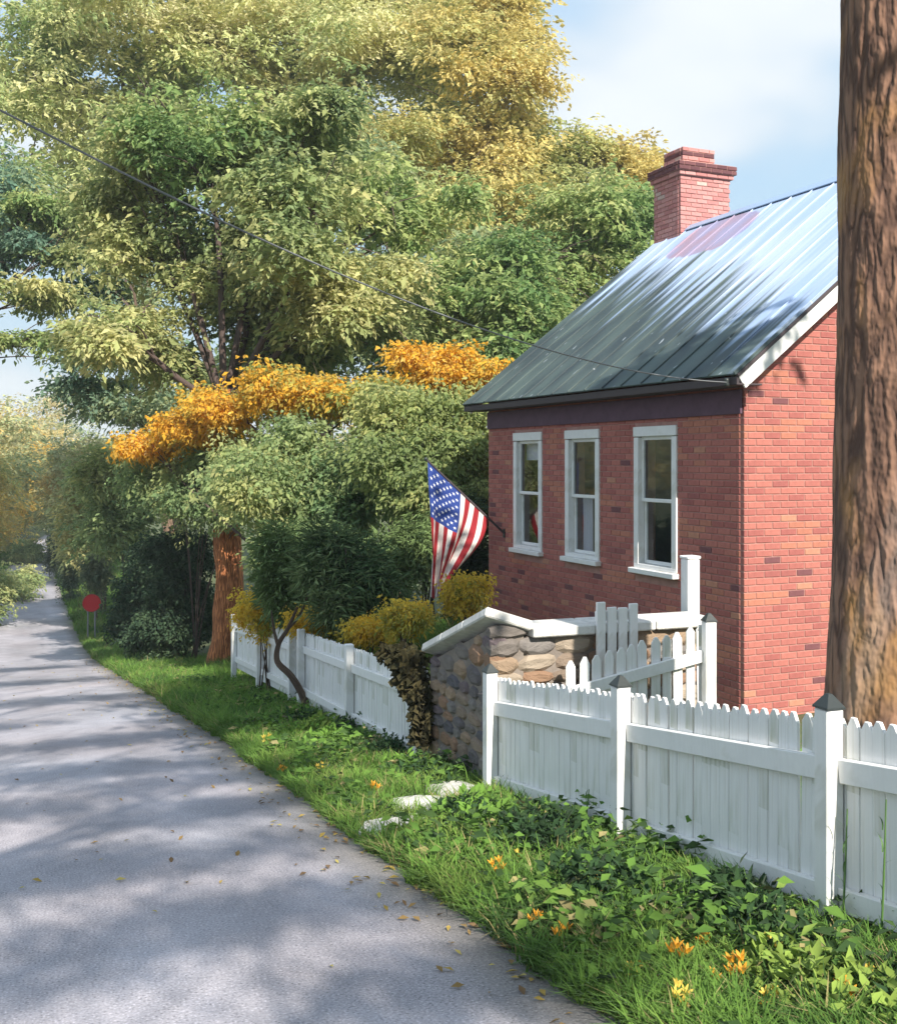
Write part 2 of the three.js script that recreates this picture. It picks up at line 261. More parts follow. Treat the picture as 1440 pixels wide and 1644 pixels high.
    for (const [y0, y1, x, n] of [[mr - 0.02, hi, 0.045, 'upper'], [lo, mr + 0.02, 0.085, 'lower']]) {
      const s = [];
      for (const k of [-1, 1]) { const g = box(0.035, y1 - y0, 0.045, 0.004); g.translate(x, (y0 + y1) / 2, k * (iw - 0.0225)); s.push(g); }
      for (const yy of [y0 + 0.0225, y1 - 0.0225]) { const g = box(0.033, 0.045, 2 * iw - 0.09, 0.004); g.translate(x, yy, 0); s.push(g); }
      part('sash', mergeGeometries(s), M.white, w);
      const p = new THREE.PlaneGeometry(2 * iw - 0.09, y1 - y0 - 0.09); p.rotateY(-Math.PI / 2); p.translate(x + 0.004, (y0 + y1) / 2, 0); part('pane', p, glass, w);
    }
    if (wi !== 2) { // net curtains behind the panes
      for (const k of wi === 1 ? [-1, 1] : [1]) {
        const cw = wi === 1 ? 0.30 : 0.26, ch = wi === 1 ? (mr - lo) : (hi - lo), g = new THREE.PlaneGeometry(cw, ch, 24, 4), p = g.attributes.position;
        for (let i = 0; i < p.count; i++) p.setZ(i, 0.018 * Math.sin(p.getX(i) * 95 + k) + 0.006 * nz(p.getX(i) * 20, p.getY(i) * 4));
        g.rotateY(-Math.PI / 2); g.translate(0.2, lo + ch / 2, k * (iw - cw / 2 - 0.02)); g.computeVertexNormals(); part('curtain', g, drape, w);
      }
    } else { const g = box(0.01, 0.3, 2 * iw, 0.002); g.translate(0.16, hi - 0.15, 0); part('blind', g, drape, w); }
    const sk = box(0.01, hi - lo + 0.3, 2 * iw + 0.5, 0.002);
  });

  // roof: standing-seam panels, with tree shade painted dark green towards the eave
  const RL = HL + 2 * GOV, slope = Math.hypot(HW + OV, RIDGE - EAVE);
  const roofMap = tex(1024, (u, v) => {        // u along the ridge (0 near gable), v up the slope
    const a = u * RL, s = v * slope;
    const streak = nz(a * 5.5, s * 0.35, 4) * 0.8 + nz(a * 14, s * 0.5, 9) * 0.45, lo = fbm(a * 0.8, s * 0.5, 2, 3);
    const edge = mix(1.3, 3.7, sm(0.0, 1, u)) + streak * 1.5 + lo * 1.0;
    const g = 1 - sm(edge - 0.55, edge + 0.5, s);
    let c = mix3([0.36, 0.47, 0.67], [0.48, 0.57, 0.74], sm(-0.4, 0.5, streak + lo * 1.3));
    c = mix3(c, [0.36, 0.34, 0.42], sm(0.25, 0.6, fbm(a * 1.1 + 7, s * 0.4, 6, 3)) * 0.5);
    const treeShade = mix3([0.02, 0.034, 0.032], [0.065, 0.095, 0.08], sm(-0.35, 0.4, fbm(a * 2.2, s * 0.9, 7, 4)));
    c = mix3(c, treeShade, g * 0.95);  // dark green stands for tree shadow, mixed into the roof colour
    const px = (a - 4.95) / 1.05, py = (s - 4.35 - 0.12 * px) / 0.62, st = 1 - sm(0.72, 1.0, Math.pow(Math.abs(px), 3) + Math.pow(Math.abs(py), 3) + 0.5 * fbm(a * 3, s * 2, 12, 3)); c = mix3(c, mix3([0.36, 0.22, 0.28], [0.30, 0.27, 0.42], sm(-0.3, 0.3, fbm(a * 2, s * 1.2, 21, 3))), 0.85 * st);  // mauve patch beside the chimney: a shadow patch put into the roof colour
    const ch = fbm(a * 9, s * 4, 3, 3); if (ch > 0.40 && s < 2.2) c = mix3(c, [0.5, 0.55, 0.6], 0.6);
    return c;
  }, { srgb: true, clamp: true });
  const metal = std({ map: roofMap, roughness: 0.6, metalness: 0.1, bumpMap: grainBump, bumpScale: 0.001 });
  const N = 16, pw = RL / N, ang = Math.atan(PITCH);
  for (const side of [0, 1]) for (let i = 0; i < N; i++) {
    const a0 = i * pw, g1 = box(slope - 0.002, 0.022, pw - 0.003, 0.003), g2 = box(slope - 0.004, 0.02, 0.016, 0.004);
    g2.translate(-0.0008, 0.0202, (pw - 0.02) / 2 - 0.004);
    const g = mergeGeometries([g1, g2]), p = g.attributes.position, uv = g.attributes.uv;
    for (let k = 0; k < p.count; k++) { uv.setXY(k, (a0 + pw / 2 - p.getZ(k)) / RL, (p.getX(k) + slope / 2) / slope); if (side) uv.setX(k, 1 - uv.getX(k)); }
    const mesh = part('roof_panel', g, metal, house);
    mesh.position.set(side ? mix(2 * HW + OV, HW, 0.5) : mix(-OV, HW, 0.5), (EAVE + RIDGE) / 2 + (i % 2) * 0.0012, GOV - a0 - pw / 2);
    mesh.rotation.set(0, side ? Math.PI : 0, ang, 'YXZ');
  }
  const cap = new THREE.Shape([[-0.13, -0.075], [0, 0.028], [0.13, -0.075], [0.13, -0.06], [0, 0.045], [-0.13, -0.06]].map(p => new THREE.Vector2(...p)));
  const cg = new THREE.ExtrudeGeometry(cap, { depth: RL + 0.02, bevelEnabled: false }); cg.translate(HW, RIDGE + 0.012, -HL - GOV - 0.01); part('ridge_cap', uvBox(cg), std({ color: col(0.36, 0.47, 0.66), roughness: 0.4, metalness: 0.2 }), house);
  // eave: fascia, soffit and gutter line, rake boards
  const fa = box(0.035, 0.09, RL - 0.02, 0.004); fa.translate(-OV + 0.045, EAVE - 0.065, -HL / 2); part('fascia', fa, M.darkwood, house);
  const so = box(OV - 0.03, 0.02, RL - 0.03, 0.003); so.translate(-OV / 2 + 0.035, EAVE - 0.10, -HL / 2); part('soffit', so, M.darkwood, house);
  const fr = box(0.03, 0.27, HL - 0.02, 0.004); fr.translate(-0.026, EAVE - 0.27, -HL / 2); part('eave_shade_board', fr, std({ color: col(0.13, 0.07, 0.11), roughness: 0.8, map: grainMap }), house);  // plum strip: the shadow band under the eave, built as a dark board
  for (const zz of [GOV - 0.03, -HL - GOV + 0.03]) for (const side of [-1, 1]) {
    const g = box(slope - 0.06, 0.19, 0.03, 0.004); const m = part('barge_board', g, M.white, house);
    const ux = Math.cos(ang) * 0.115, c = side < 0 ? mix(-OV, HW, 0.5) : mix(2 * HW + OV, HW, 0.5);
    m.position.set(c + side * -Math.sin(ang) * 0.112, (EAVE + RIDGE) / 2 - Math.cos(ang) * 0.112, zz); m.rotation.z = side < 0 ? ang : -ang;
    const g2 = box(slope - 0.03, 0.035, 0.06, 0.004), m2 = part('rake_trim', g2, M.darkwood, house);
    m2.position.set(c + side * -Math.sin(ang) * 0.030, (EAVE + RIDGE) / 2 - Math.cos(ang) * 0.030, zz + (zz > 0 ? 0.012 : -0.012)); m2.rotation.z = side < 0 ? ang : -ang;
  }
  for (const zz of [GOV / 2, -HL - GOV / 2]) for (const side of [-1, 1]) {
    const g = box(slope - 0.1, 0.015, GOV - 0.07, 0.003), m = part('rake_soffit', g, M.white, house), c = side < 0 ? mix(-OV, HW, 0.5) : mix(2 * HW + OV, HW, 0.5);
    m.position.set(c + side * -Math.sin(ang) * 0.105, (EAVE + RIDGE) / 2 - Math.cos(ang) * 0.105, zz); m.rotation.z = side < 0 ? ang : -ang;
  }
  // chimney
  const ch = new THREE.Group(); ch.name = 'chimney'; house.add(ch);
  const cx0 = 3.42, cx1 = 4.48, cz0 = -HL - GOV + 0.02, cz1 = cz0 + 0.82;
  const blk = (name, x0, x1, y0, y1, z0, z1, mat) => { const g = box(x1 - x0, y1 - y0, z1 - z0, 0.01); g.translate((x0 + x1) / 2, (y0 + y1) / 2, (z0 + z1) / 2); return part(name, g, mat, ch); };
  blk('shaft', cx0 + 0.012, cx1 - 0.012, 4.6, 6.62, cz0 + 0.012, cz1 - 0.012, M.mortar);
  const pink = [0.66, 0.34, 0.32], cl = [], ci = (x, y, z, l, t, k) => { const j = rnd(); cl.push({ x, y, z, l, t, c: k ? mix3([0.13, 0.05, 0.06], [0.20, 0.08, 0.085], j) : j > 0.96 ? [0.62, 0.45, 0.40] : mix3([0.50, 0.20, 0.195], pink, j) }); };
  const course = (x0, x1, z0, z1, y, r, k) => {
    const d = 0.03;
    for (const [zf, sg] of [[z1, -1], [z0, 1]]) row(y, [[x0, x1]], r % 2 ? x0 : x0 - BL / 2, (p, q, yy) => ci((p + q) / 2, yy, zf + sg * d, q - p, 0, k));
    for (const [xf, sg] of [[x0, 1], [x1, -1]]) row(y, [[z0 + 0.063, z1 - 0.063]], r % 2 ? z0 : z0 + BL / 2, (p, q, yy) => ci(xf + sg * d, yy, (p + q) / 2, q - p, Math.PI / 2, k));
  };
  let r = 0, y = 4.7; for (; y < 6.53; y += BH, r++) course(cx0, cx1, cz0, cz1, y + BH / 2, r, false);
  for (const e of [0.045, 0.085, 0.085]) { course(cx0 - e, cx1 + e, cz0 - e, cz1 + e, y + BH / 2, r, e > 0.05); blk('corbel', cx0 - e + 0.012, cx1 + e - 0.012, y, y + BH + 0.004, cz0 - e + 0.012, cz1 + e - 0.012, M.mortar); y += BH; r++; }
  for (let k = 0; k < 4; k++) { course(cx0 + 0.13, cx1 - 0.24, cz0 + 0.12, cz1 - 0.12, y + BH / 2, r, k === 2); y += BH; r++; }
  blk('flue', cx0 + 0.142, cx1 - 0.252, y - 4 * BH, y - 0.01, cz0 + 0.132, cz1 - 0.132, M.mortar);
  const cm = new THREE.InstancedMesh(box(0.217, BH - GAP, 0.06, 0.006), std({ map: grainMap, bumpMap: grainBump, bumpScale: 0.004, roughness: 0.9 }), cl.length);
  cl.forEach((b, i) => { q4.setFromEuler(E.set(0, b.t, (rnd() - 0.5) * 0.02)); m4.compose(new THREE.Vector3(b.x + (rnd() - 0.5) * 0.006, b.y, b.z + (rnd() - 0.5) * 0.006), q4, new THREE.Vector3(b.l / 0.217, 1, 1)); cm.setMatrixAt(i, m4); cm.setColorAt(i, col(...b.c)); });
  cm.name = 'brickwork'; cm.userData.kind = 'stuff'; add(cm, ch);
}

// ---------------------------------------------------------------- stone wall beside the entrance
{
  const rnd = rng(23), sw = thing('stone_wall', 'rubble stone garden wall with pale coping before the house', 'wall', [3.7, -1.2, -8.5]);
  const O = new THREE.Vector3(3.7, -1.2, -8.5);
  const wingTop = Z => mix(0.20, -0.33, (Z - 8.49) / 1.51), WZ0 = 8.49, WZ1 = 10.02, RX1 = 5.85, TH = 0.34, RT = 0.075;
  // cores
  const sh = new THREE.Shape([[WZ0 + 0.03, -1.75], [WZ1 - 0.03, -1.9], [WZ1 - 0.03, wingTop(WZ1) - 0.02], [WZ0 + 0.03, wingTop(WZ0) - 0.02]].map(p => new THREE.Vector2(...p)));
  const cg = new THREE.ExtrudeGeometry(sh, { depth: TH - 0.05, bevelEnabled: false }); cg.applyMatrix4(new THREE.Matrix4().makeBasis(new THREE.Vector3(0, 0, -1), new THREE.Vector3(0, 1, 0), new THREE.Vector3(1, 0, 0))); cg.translate(3.7 + 0.018 - O.x, -O.y, -O.z);
  const mort = std({ color: col(0.25, 0.215, 0.19), map: grainMap, roughness: 1, bumpMap: grainBump, bumpScale: 0.008 });
  part('wall_core', uvBox(cg), mort, sw);
  const rc = new THREE.BoxGeometry(RX1 - 3.7 - TH, RT + 1.7, TH - 0.06); rc.translate((RX1 + 3.7 + TH) / 2 - O.x, (RT - 1.7) / 2 - O.y, -(WZ0 + TH / 2) - O.z); part('wall_core', uvBox(rc), mort, sw);
  // stones
  const geos = []; for (let v = 0; v < 9; v++) { const g = new THREE.IcosahedronGeometry(0.62, 1), p = g.attributes.position, s = v * 9.7;
    for (let i = 0; i < p.count; i++) { const V = new THREE.Vector3().fromBufferAttribute(p, i); const m = Math.max(Math.abs(V.x), Math.abs(V.y), Math.abs(V.z)); V.multiplyScalar(mix(1, 0.5 / m, 0.9)); const n = 1.0 + 0.20 * nz(V.x * 2.2 + s, V.y * 2.2, V.z * 2.2); p.setXYZ(i, Math.max(-0.5, Math.min(0.5, V.x * n)), Math.max(-0.5, Math.min(0.5, V.y * n)), Math.max(-0.5, Math.min(0.5, V.z * n))); }
    g.computeVertexNormals(); geos.push(uvBox(g, 0.3, v * 0.13, v * 0.29)); }
  const pal = [[0.20, 0.175, 0.16], [0.145, 0.13, 0.135], [0.26, 0.20, 0.155], [0.30, 0.185, 0.12], [0.11, 0.105, 0.12], [0.23, 0.21, 0.20], [0.36, 0.26, 0.18], [0.18, 0.14, 0.15], [0.40, 0.33, 0.26], [0.34, 0.20, 0.13]];
  const mats = pal.map(c => std({ color: col(...c), map: grainMap, bumpMap: grainBump, bumpScale: 0.012, roughness: 0.95 }));
  const litPick = [8, 6, 3, 9, 2, 6, 8, 5, 0], shadePick = [0, 1, 2, 4, 5, 7, 0, 1, 3, 6];  // sunlit faces draw warmer stones, shaded faces greyer: lighting put into the colours
  const face = (len, bot, top, put, pick) => { for (let y = bot; y < top(0) || y < top(len);) { const h = 0.085 + rnd() * 0.11; for (let a = 0; a < len;) { let w = Math.min(0.14 + rnd() * 0.27, len - a); if (len - a - w < 0.07) w = len - a; const am = a + w / 2, t = top(am); if (y + h * 0.5 < t) { const hh = Math.min(h, t - y); if (hh > 0.035) put(am, y + hh / 2, w * 1.05, hh * 1.06, mats[pick[Math.floor(rnd() * pick.length)]], geos[Math.floor(rnd() * 9)]); } a += w; } y += h; } };
  const stone = (x, y, z, w, h, d, turn, mat, g) => { const m = part('stone', g, mat, sw); m.position.set(x - O.x, y - O.y, z - O.z); m.rotation.set((rnd() - 0.5) * 0.06, turn, (rnd() - 0.5) * 0.12); m.scale.set(w, h, d); };
  face(WZ1 - WZ0, -1.55, a => wingTop(WZ0 + a) - 0.015, (a, y, w, h, m, g) => stone(3.7 + 0.075 + rnd() * 0.012, y, -(WZ0 + a), w, h, 0.17 + rnd() * 0.03, Math.PI / 2, m, g), shadePick);
  face(RX1 - 3.7, -1.25, () => RT - 0.005, (a, y, w, h, m, g) => stone(3.7 + a, y, -(WZ0 + 0.07) - rnd() * 0.012, w, h, 0.17 + rnd() * 0.03, 0, m, g), litPick);
  face(TH, -1.7, () => wingTop(WZ1) - 0.03, (a, y, w, h, m, g) => stone(3.7 + a, y, -(WZ1 - 0.07), w, h, 0.17, 0, m, g), shadePick);
  face(0.34, RT, a => wingTop(WZ0 + a * 0) - 0.01, (a, y, w, h, m, g) => stone(3.7 + a, y, -(WZ0 + 0.07), w, h, 0.17, 0, m, g), litPick);
  // coping slabs
  const cp = (x0, y0, z0, x1, y1, z1, wd) => { const A = new THREE.Vector3(x0, y0, z0), B = new THREE.Vector3(x1, y1, z1), L = A.distanceTo(B), m = part('coping_stone', box(L - 0.008, 0.085, wd, 0.012), M.coping, sw); m.position.copy(A).add(B).multiplyScalar(0.5).sub(O); m.quaternion.setFromUnitVectors(new THREE.Vector3(1, 0, 0), B.sub(A).normalize()); };
  const e = 0.045;
  for (let k = 0; k < 3; k++) { const a = mix(WZ0 - 0.03, WZ1 + 0.05, k / 3), b = mix(WZ0 - 0.03, WZ1 + 0.05, (k + 1) / 3); cp(3.7 + TH / 2 - 0.02, wingTop(a) + e, -a, 3.7 + TH / 2 - 0.02, wingTop(b) + e, -b, TH + 0.1); }
  for (let k = 0; k < 3; k++) { const a = mix(4.05, RX1 + 0.03, k / 3), b = mix(4.05, RX1 + 0.03, (k + 1) / 3); cp(a, RT + 0.047, -(WZ0 + TH / 2 - 0.03), b, RT + 0.047, -(WZ0 + TH / 2 - 0.03), TH + 0.1); }
}

// ---------------------------------------------------------------- fences
const picketMap = tex(512, (u, v) => { const n = 0.80 + 0.05 * tn(u, v, 6, 3, 4) + 0.035 * nz(u * 70, v * 3), st = (1 - sm(0.02, 0.30 + 0.16 * nz(u * 30, 3), v)) * (0.5 + 0.8 * nz(u * 44, v * 4, 5)), gr = sm(0.15, 0.5, nz(u * 75, v * 2.5, 9)); let c = mix3([n, n, n * 0.99], [0.42, 0.44, 0.33], Math.max(0, st) * 0.75); return mix3(c, [0.62, 0.60, 0.55], gr * 0.35); }, { srgb: true });
M.picket = std({ map: picketMap, bumpMap: paintBump, bumpScale: 0.002, roughness: 0.65 });
const picketGeo = (() => { const v = []; for (const [w, h, pt] of [[0.078, 1.0, 0.05], [0.074, 1.0, 0.042], [0.08, 1.0, 0.055], [0.076, 1.0, 0.046], [0.079, 1.0, 0.05], [0.073, 1.0, 0.052]]) { const s = new THREE.Shape([[-w / 2, 0], [w / 2, 0], [w / 2, h - pt], [w * 0.14, h - 0.004], [-w * 0.14, h - 0.004], [-w / 2, h - pt]].map(p => new THREE.Vector2(...p))); const g = new THREE.ExtrudeGeometry(s, { depth: 0.014, bevelEnabled: true, bevelSize: 0.003, bevelThickness: 0.003, bevelSegments: 1 }); g.translate(0, 0, -0.007); v.push(uvBox(g, 1, v.length * 0.31, v.length * 0.17)); } return v; })();
const capGeo = (() => { const g = new THREE.LatheGeometry([[0.001, 0.085], [0.02, 0.08], [0.055, 0.045], [0.088, 0.012], [0.092, 0.0], [0.001, 0.0]].map(p => new THREE.Vector2(...p)), 4); g.rotateY(Math.PI / 4); return g.toNonIndexed(); })(); capGeo.computeVertexNormals();
// a straight run A -> B (X, Z); base(t), height; side = +1 puts rails and posts on the left of the direction of travel
function fence(name, label, A, B, base, h, posts, { group, caps = true, pitch = 0.098, side = 1, railW = 0.10, postUp = 0.05, seed = 1, skip } = {}) {
  const rnd = rng(seed), y0 = base(0), o = thing(name, label, 'fence', [A[0], y0, -A[1]], 0, group), L = Math.hypot(B[0] - A[0], B[1] - A[1]);
  const dir = new THREE.Vector3((B[0] - A[0]) / L, 0, -(B[1] - A[1]) / L), turn = Math.atan2(-dir.z, dir.x), nrm = new THREE.Vector3(-dir.z * side, 0, dir.x * side);
  const n = Math.round(L / pitch);
  for (let i = 0; i < n; i++) {
    const a = (i + 0.5) * L / n, t = a / L; if (skip && skip(t)) continue;
    const m = part('picket', picketGeo[Math.floor(rnd() * picketGeo.length)], M.picket, o); m.scale.y = h * (1 + (rnd() - 0.5) * 0.017);
    m.position.copy(dir).multiplyScalar(a).setY(base(t) - y0).addScaledVector(nrm, (rnd() - 0.5) * 0.003); m.rotation.set(0, turn + (rnd() - 0.5) * 0.07, (rnd() - 0.5) * 0.032, 'YXZ');
  }
  const pts = posts.map(p => p / L);
  const rail = (ta, tb, up) => { const pa = dir.clone().multiplyScalar(ta * L).setY(base(ta) - y0 + up).addScaledVector(nrm, 0.034), pb = dir.clone().multiplyScalar(tb * L).setY(base(tb) - y0 + up).addScaledVector(nrm, 0.034), l = pa.distanceTo(pb), m = part('rail', box(l, railW, 0.042, 0.004), M.white, o); m.position.copy(pa).add(pb).multiplyScalar(0.5); m.rotation.set(0, turn, Math.asin((pb.y - pa.y) / l), 'YXZ'); };
  const ends = [0, ...pts.filter(t => t > 0.03 && t < 0.97), 1];
  for (let i = 0; i + 1 < ends.length; i++) { const g = 0.052 / L; rail(ends[i] + g, ends[i + 1] - g, h * 0.76); rail(ends[i] + g, ends[i + 1] - g, h * 0.17); }
  for (const t of pts) { const p = part('post', box(0.1, h + postUp + 0.3, 0.1, 0.008), M.white, o); p.position.copy(dir).multiplyScalar(t * L).setY(base(t) - y0 + (h + postUp - 0.3) / 2).addScaledVector(nrm, 0.066); p.rotation.y = turn;
    if (caps) { const c = part('post_cap', capGeo, M.black, p); c.position.y = (h + postUp + 0.3) / 2 + 0.001; c.scale.set(0.85, 0.85, 0.85); } }
  return o;
}
{
  const fb = (za, zb) => t => fenceBase(mix(za, zb, t)) + 0.02;
  fence('picket_fence', 'long white picket fence in front of the brick gable, nearest the viewer', [3.7, 8.44], [3.7, 1.6], fb(8.44, 1.6), 1.05, [0.06, 2.2, 4.18, 6.2], { side: 1, seed: 5, railW: 0.115, pitch: 0.0865 });
  fence('picket_fence', 'short white picket fence left of the stone wall, partly under dark ivy', [3.72, 15.2], [3.72, 10.1], t => fenceBase(mix(15.2, 10.1, t)) + 0.02 + 0.12 * (1 - t), 1.0, [0.05, 2.5, 5.0], { side: 1, caps: false, seed: 6 });
  fence('picket_fence', 'farthest white picket fence, half hidden by bushes beside the red-brown trunk', [3.9, 21.5], [3.78, 15.9], t => fenceBase(mix(21.5, 15.9, t)) + 0.10, 1.0, [0.05, 2.8, 5.5], { side: 1, caps: false, seed: 7 });
  // short garden fence that climbs from the stone wall to a capped post
  fence('garden_fence', 'short white garden fence rising to a black-capped post before the house corner', [4.28, 8.28], [5.56, 8.05], t => mix(-1.22, -0.92, t), 1.10, [1.28], { seed: 8, pitch: 0.105, postUp: 0.03, side: 1 });
}
{ // small gate and tall post behind the garden fence
  const g = thing('garden_gate', 'tall white slatted garden gate at the end of the stone wall', 'gate', [4.66, -1.0, -8.40], 0.05);
  for (const [k, w, h] of [[0, 0.085, 1.36], [1, 0.088, 1.31], [2, 0.088, 1.30], [3, 0.085, 1.33]]) { const m = part(k % 3 ? 'slat' : 'stile', box(w, h, 0.03, 0.004), M.white, g); m.position.set(0.035 + k * 0.112, h / 2, 0); }
  for (const y of [0.2, 0.72, 1.235]) { const m = part('rail', box(0.40, 0.085, 0.028, 0.004), M.white, g); m.position.set(0.2, y, -0.03); }
  const p = thing('gate_post', 'tall plain white post against the brick wall below the right window', 'post', [5.98, -1.05, -8.95]);
  part('shaft', (() => { const b = box(0.135, 1.90, 0.135, 0.01); b.translate(0, 0.75, 0); return b; })(), M.white, p); part('cap', (() => { const b = box(0.15, 0.03, 0.15, 0.008); b.translate(0, 1.716, 0); return b; })(), M.white, p);
}
// ---------------------------------------------------------------- flag on the house
{
  const base = W3(7.17, 0.44, 15.99), tip = W3(5.85, 1.62, 16.02), fl = thing('flag', 'striped flag with starred blue corner hanging from a pole on the brick wall', 'flag', base.toArray());
  const v = tip.clone().sub(base);
  part('pole', tube([new THREE.Vector3(0.03, -0.03, 0), v.clone().multiplyScalar(0.5), v], [0.019, 0.017, 0.014], 10), M.darkwood, fl);
  const kn = new THREE.SphereGeometry(0.03, 12, 8); kn.translate(v.x, v.y, v.z); part('finial', kn, M.black, fl);
  const br = box(0.05, 0.14, 0.06, 0.006); br.rotateZ(0.0); br.translate(0.02, -0.01, 0); part('bracket', br, M.black, fl);
  const cv = document.createElement('canvas'); cv.width = 950; cv.height = 520; const c = cv.getContext('2d');
  for (let i = 0; i < 13; i++) { c.fillStyle = i % 2 ? '#e6dfda' : '#a01826'; c.fillRect(0, i * 40, 950, 40); }
  c.fillStyle = '#22408f'; c.fillRect(0, 0, 380, 280); c.fillStyle = '#eeeef2';
  for (let r = 0; r < 9; r++) for (let k = 0; k < (r % 2 ? 5 : 6); k++) { const x = 32 + k * 63 + (r % 2 ? 31.5 : 0), y = 28 + r * 28; c.beginPath(); for (let s = 0; s < 10; s++) { const R = s % 2 ? 6 : 15, a = s * Math.PI / 5 - Math.PI / 2; c[s ? 'lineTo' : 'moveTo'](x + R * Math.cos(a), y + R * Math.sin(a)); } c.fill(); }
  const t = new THREE.CanvasTexture(cv); t.colorSpace = THREE.SRGBColorSpace;
  const P = [], UV = [], idx = [], NU = 60, NV = 44, A = v.clone().multiplyScalar(0.975), B = v.clone().multiplyScalar(0.20);
  for (let i = 0; i <= NU; i++) for (let j = 0; j <= NV; j++) {
    const u = i / NU, w = j / NV, h = A.clone().lerp(B, w), len = mix(2.15, 1.08, w), e = sm(0, 1, u);
    const endX = A.x + 0.06 + 0.16 * w, fold = Math.sin(w * 15 + u * 2.2) * 0.075 * sm(0, 0.5, u) + Math.sin(w * 27 + 1 - u * 3) * 0.025 * u;
    P.push(mix(h.x, endX, Math.pow(u, 0.9) * (0.25 + 0.75 * e)) + 0.035 * Math.sin(w * 21 + 2) * u, h.y - len * u - 0.012 + 0.02 * Math.sin(w * 11) * u, h.z + fold + 0.03 * u); UV.push(u, 1 - w);
    if (i < NU && j < NV) { const q = i * (NV + 1) + j; idx.push(q, q + 1, q + NV + 1, q + 1, q + NV + 2, q + NV + 1); }
  }
  const g = new THREE.BufferGeometry(); g.setAttribute('position', new THREE.Float32BufferAttribute(P, 3)); g.setAttribute('uv', new THREE.Float32BufferAttribute(UV, 2)); g.setIndex(idx); g.computeVertexNormals();
  part('cloth', g, new THREE.MeshPhysicalMaterial({ map: t, side: THREE.DoubleSide, roughness: 0.85, transmission: 0.2, thickness: 0 }), fl);
}

// ---------------------------------------------------------------- foliage kit
function leafCluster(n, R, l, w, seed, up = 0.25) {
  const rnd = rng(seed), P = [], idx = [];
  for (let i = 0; i < n; i++) {
    const d = new THREE.Vector3(rnd() * 2 - 1, rnd() * 2 - 1, rnd() * 2 - 1); if (d.lengthSq() > 1 || d.lengthSq() < 0.01) { i--; continue; }
    const c = d.clone().multiplyScalar(R), ax = d.clone().normalize().add(new THREE.Vector3((rnd() - 0.5) * 1.6, (rnd() - 0.5) * 1.6 - 0.3, (rnd() - 0.5) * 1.6)).normalize();
    const no = new THREE.Vector3((rnd() - 0.5) * 1.8, up + rnd(), (rnd() - 0.5) * 1.8).normalize(), sd = new THREE.Vector3().crossVectors(ax, no).normalize(), nn = new THREE.Vector3().crossVectors(sd, ax).normalize();
    const L = l * (0.7 + rnd() * 0.6), Wd = w * (0.7 + rnd() * 0.6), b = P.length / 3, fold = 0.16 * Wd;
    const pt = (f, s, k) => P.push(c.x + ax.x * L * f + sd.x * Wd * s + nn.x * k, c.y + ax.y * L * f + sd.y * Wd * s + nn.y * k, c.z + ax.z * L * f + sd.z * Wd * s + nn.z * k);
    pt(0, 0, 0); pt(0.42, -0.5, fold); pt(0.42, 0.5, fold); pt(1, 0, -0.1 * L);
    idx.push(b, b + 3, b + 1, b, b + 2, b + 3);
  }
  const g = new THREE.BufferGeometry(); g.setAttribute('position', new THREE.Float32BufferAttribute(P, 3)); g.setIndex(idx); g.computeVertexNormals(); return g;
}
function leafSpray(n, len, spread, l, w, seed) {   // leaves set along a few drooping twigs that fan out from one point
  const rnd = rng(seed), P = [], idx = [], tw = [];
  for (let k = 0; k < 4; k++) { const a = k * 1.57 + rnd(), e = (rnd() - 0.35) * 0.9; tw.push([new THREE.Vector3(Math.cos(a) * Math.cos(e), Math.sin(e), Math.sin(a) * Math.cos(e)), len * (0.55 + rnd() * 0.6)]); }
  for (let i = 0; i < n; i++) {
    const [d, L0] = tw[i % 4], t = 0.12 + 0.88 * rnd(), c = d.clone().multiplyScalar(L0 * t); c.y -= 0.35 * L0 * t * t; c.add(new THREE.Vector3((rnd() - 0.5) * spread, (rnd() - 0.5) * spread, (rnd() - 0.5) * spread));
    const ax = d.clone().add(new THREE.Vector3((rnd() - 0.5) * 2, -0.25 - rnd() * 0.7, (rnd() - 0.5) * 2)).normalize(), no = new THREE.Vector3((rnd() - 0.5) * 1.9, 0.3 + rnd(), (rnd() - 0.5) * 1.9).normalize(), sd = new THREE.Vector3().crossVectors(ax, no).normalize(), nn = new THREE.Vector3().crossVectors(sd, ax).normalize();
    const L = l * (0.55 + rnd() * 0.85), Wd = w * (0.55 + rnd() * 0.85), b = P.length / 3;
    const pt = (f, q, k) => P.push(c.x + ax.x * L * f + sd.x * Wd * q + nn.x * k, c.y + ax.y * L * f + sd.y * Wd * q + nn.y * k, c.z + ax.z * L * f + sd.z * Wd * q + nn.z * k);
    pt(0, 0, 0); pt(0.42, -0.5, 0.16 * Wd); pt(0.42, 0.5, 0.16 * Wd); pt(1, 0, -0.12 * L); idx.push(b, b + 3, b + 1, b, b + 2, b + 3);
  }
  const g = new THREE.BufferGeometry(); g.setAttribute('position', new THREE.Float32BufferAttribute(P, 3)); g.setIndex(idx); g.computeVertexNormals(); return g;
}
const CL = { big: leafSpray(26, 0.62, 0.16, 0.20, 0.11, 1), mid: leafSpray(30, 0.62, 0.16, 0.15, 0.08, 2), small: leafSpray(32, 0.46, 0.12, 0.09, 0.05, 3), far: leafSpray(40, 1.25, 0.34, 0.24, 0.14, 4), upright: leafCluster(26, 0.26, 0.17, 0.03, 5, 0.0), ground: leafCluster(14, 0.10, 0.085, 0.05, 6, 0.9) };
const _m = new THREE.Matrix4(), _q = new THREE.Quaternion(), _e = new THREE.Euler();
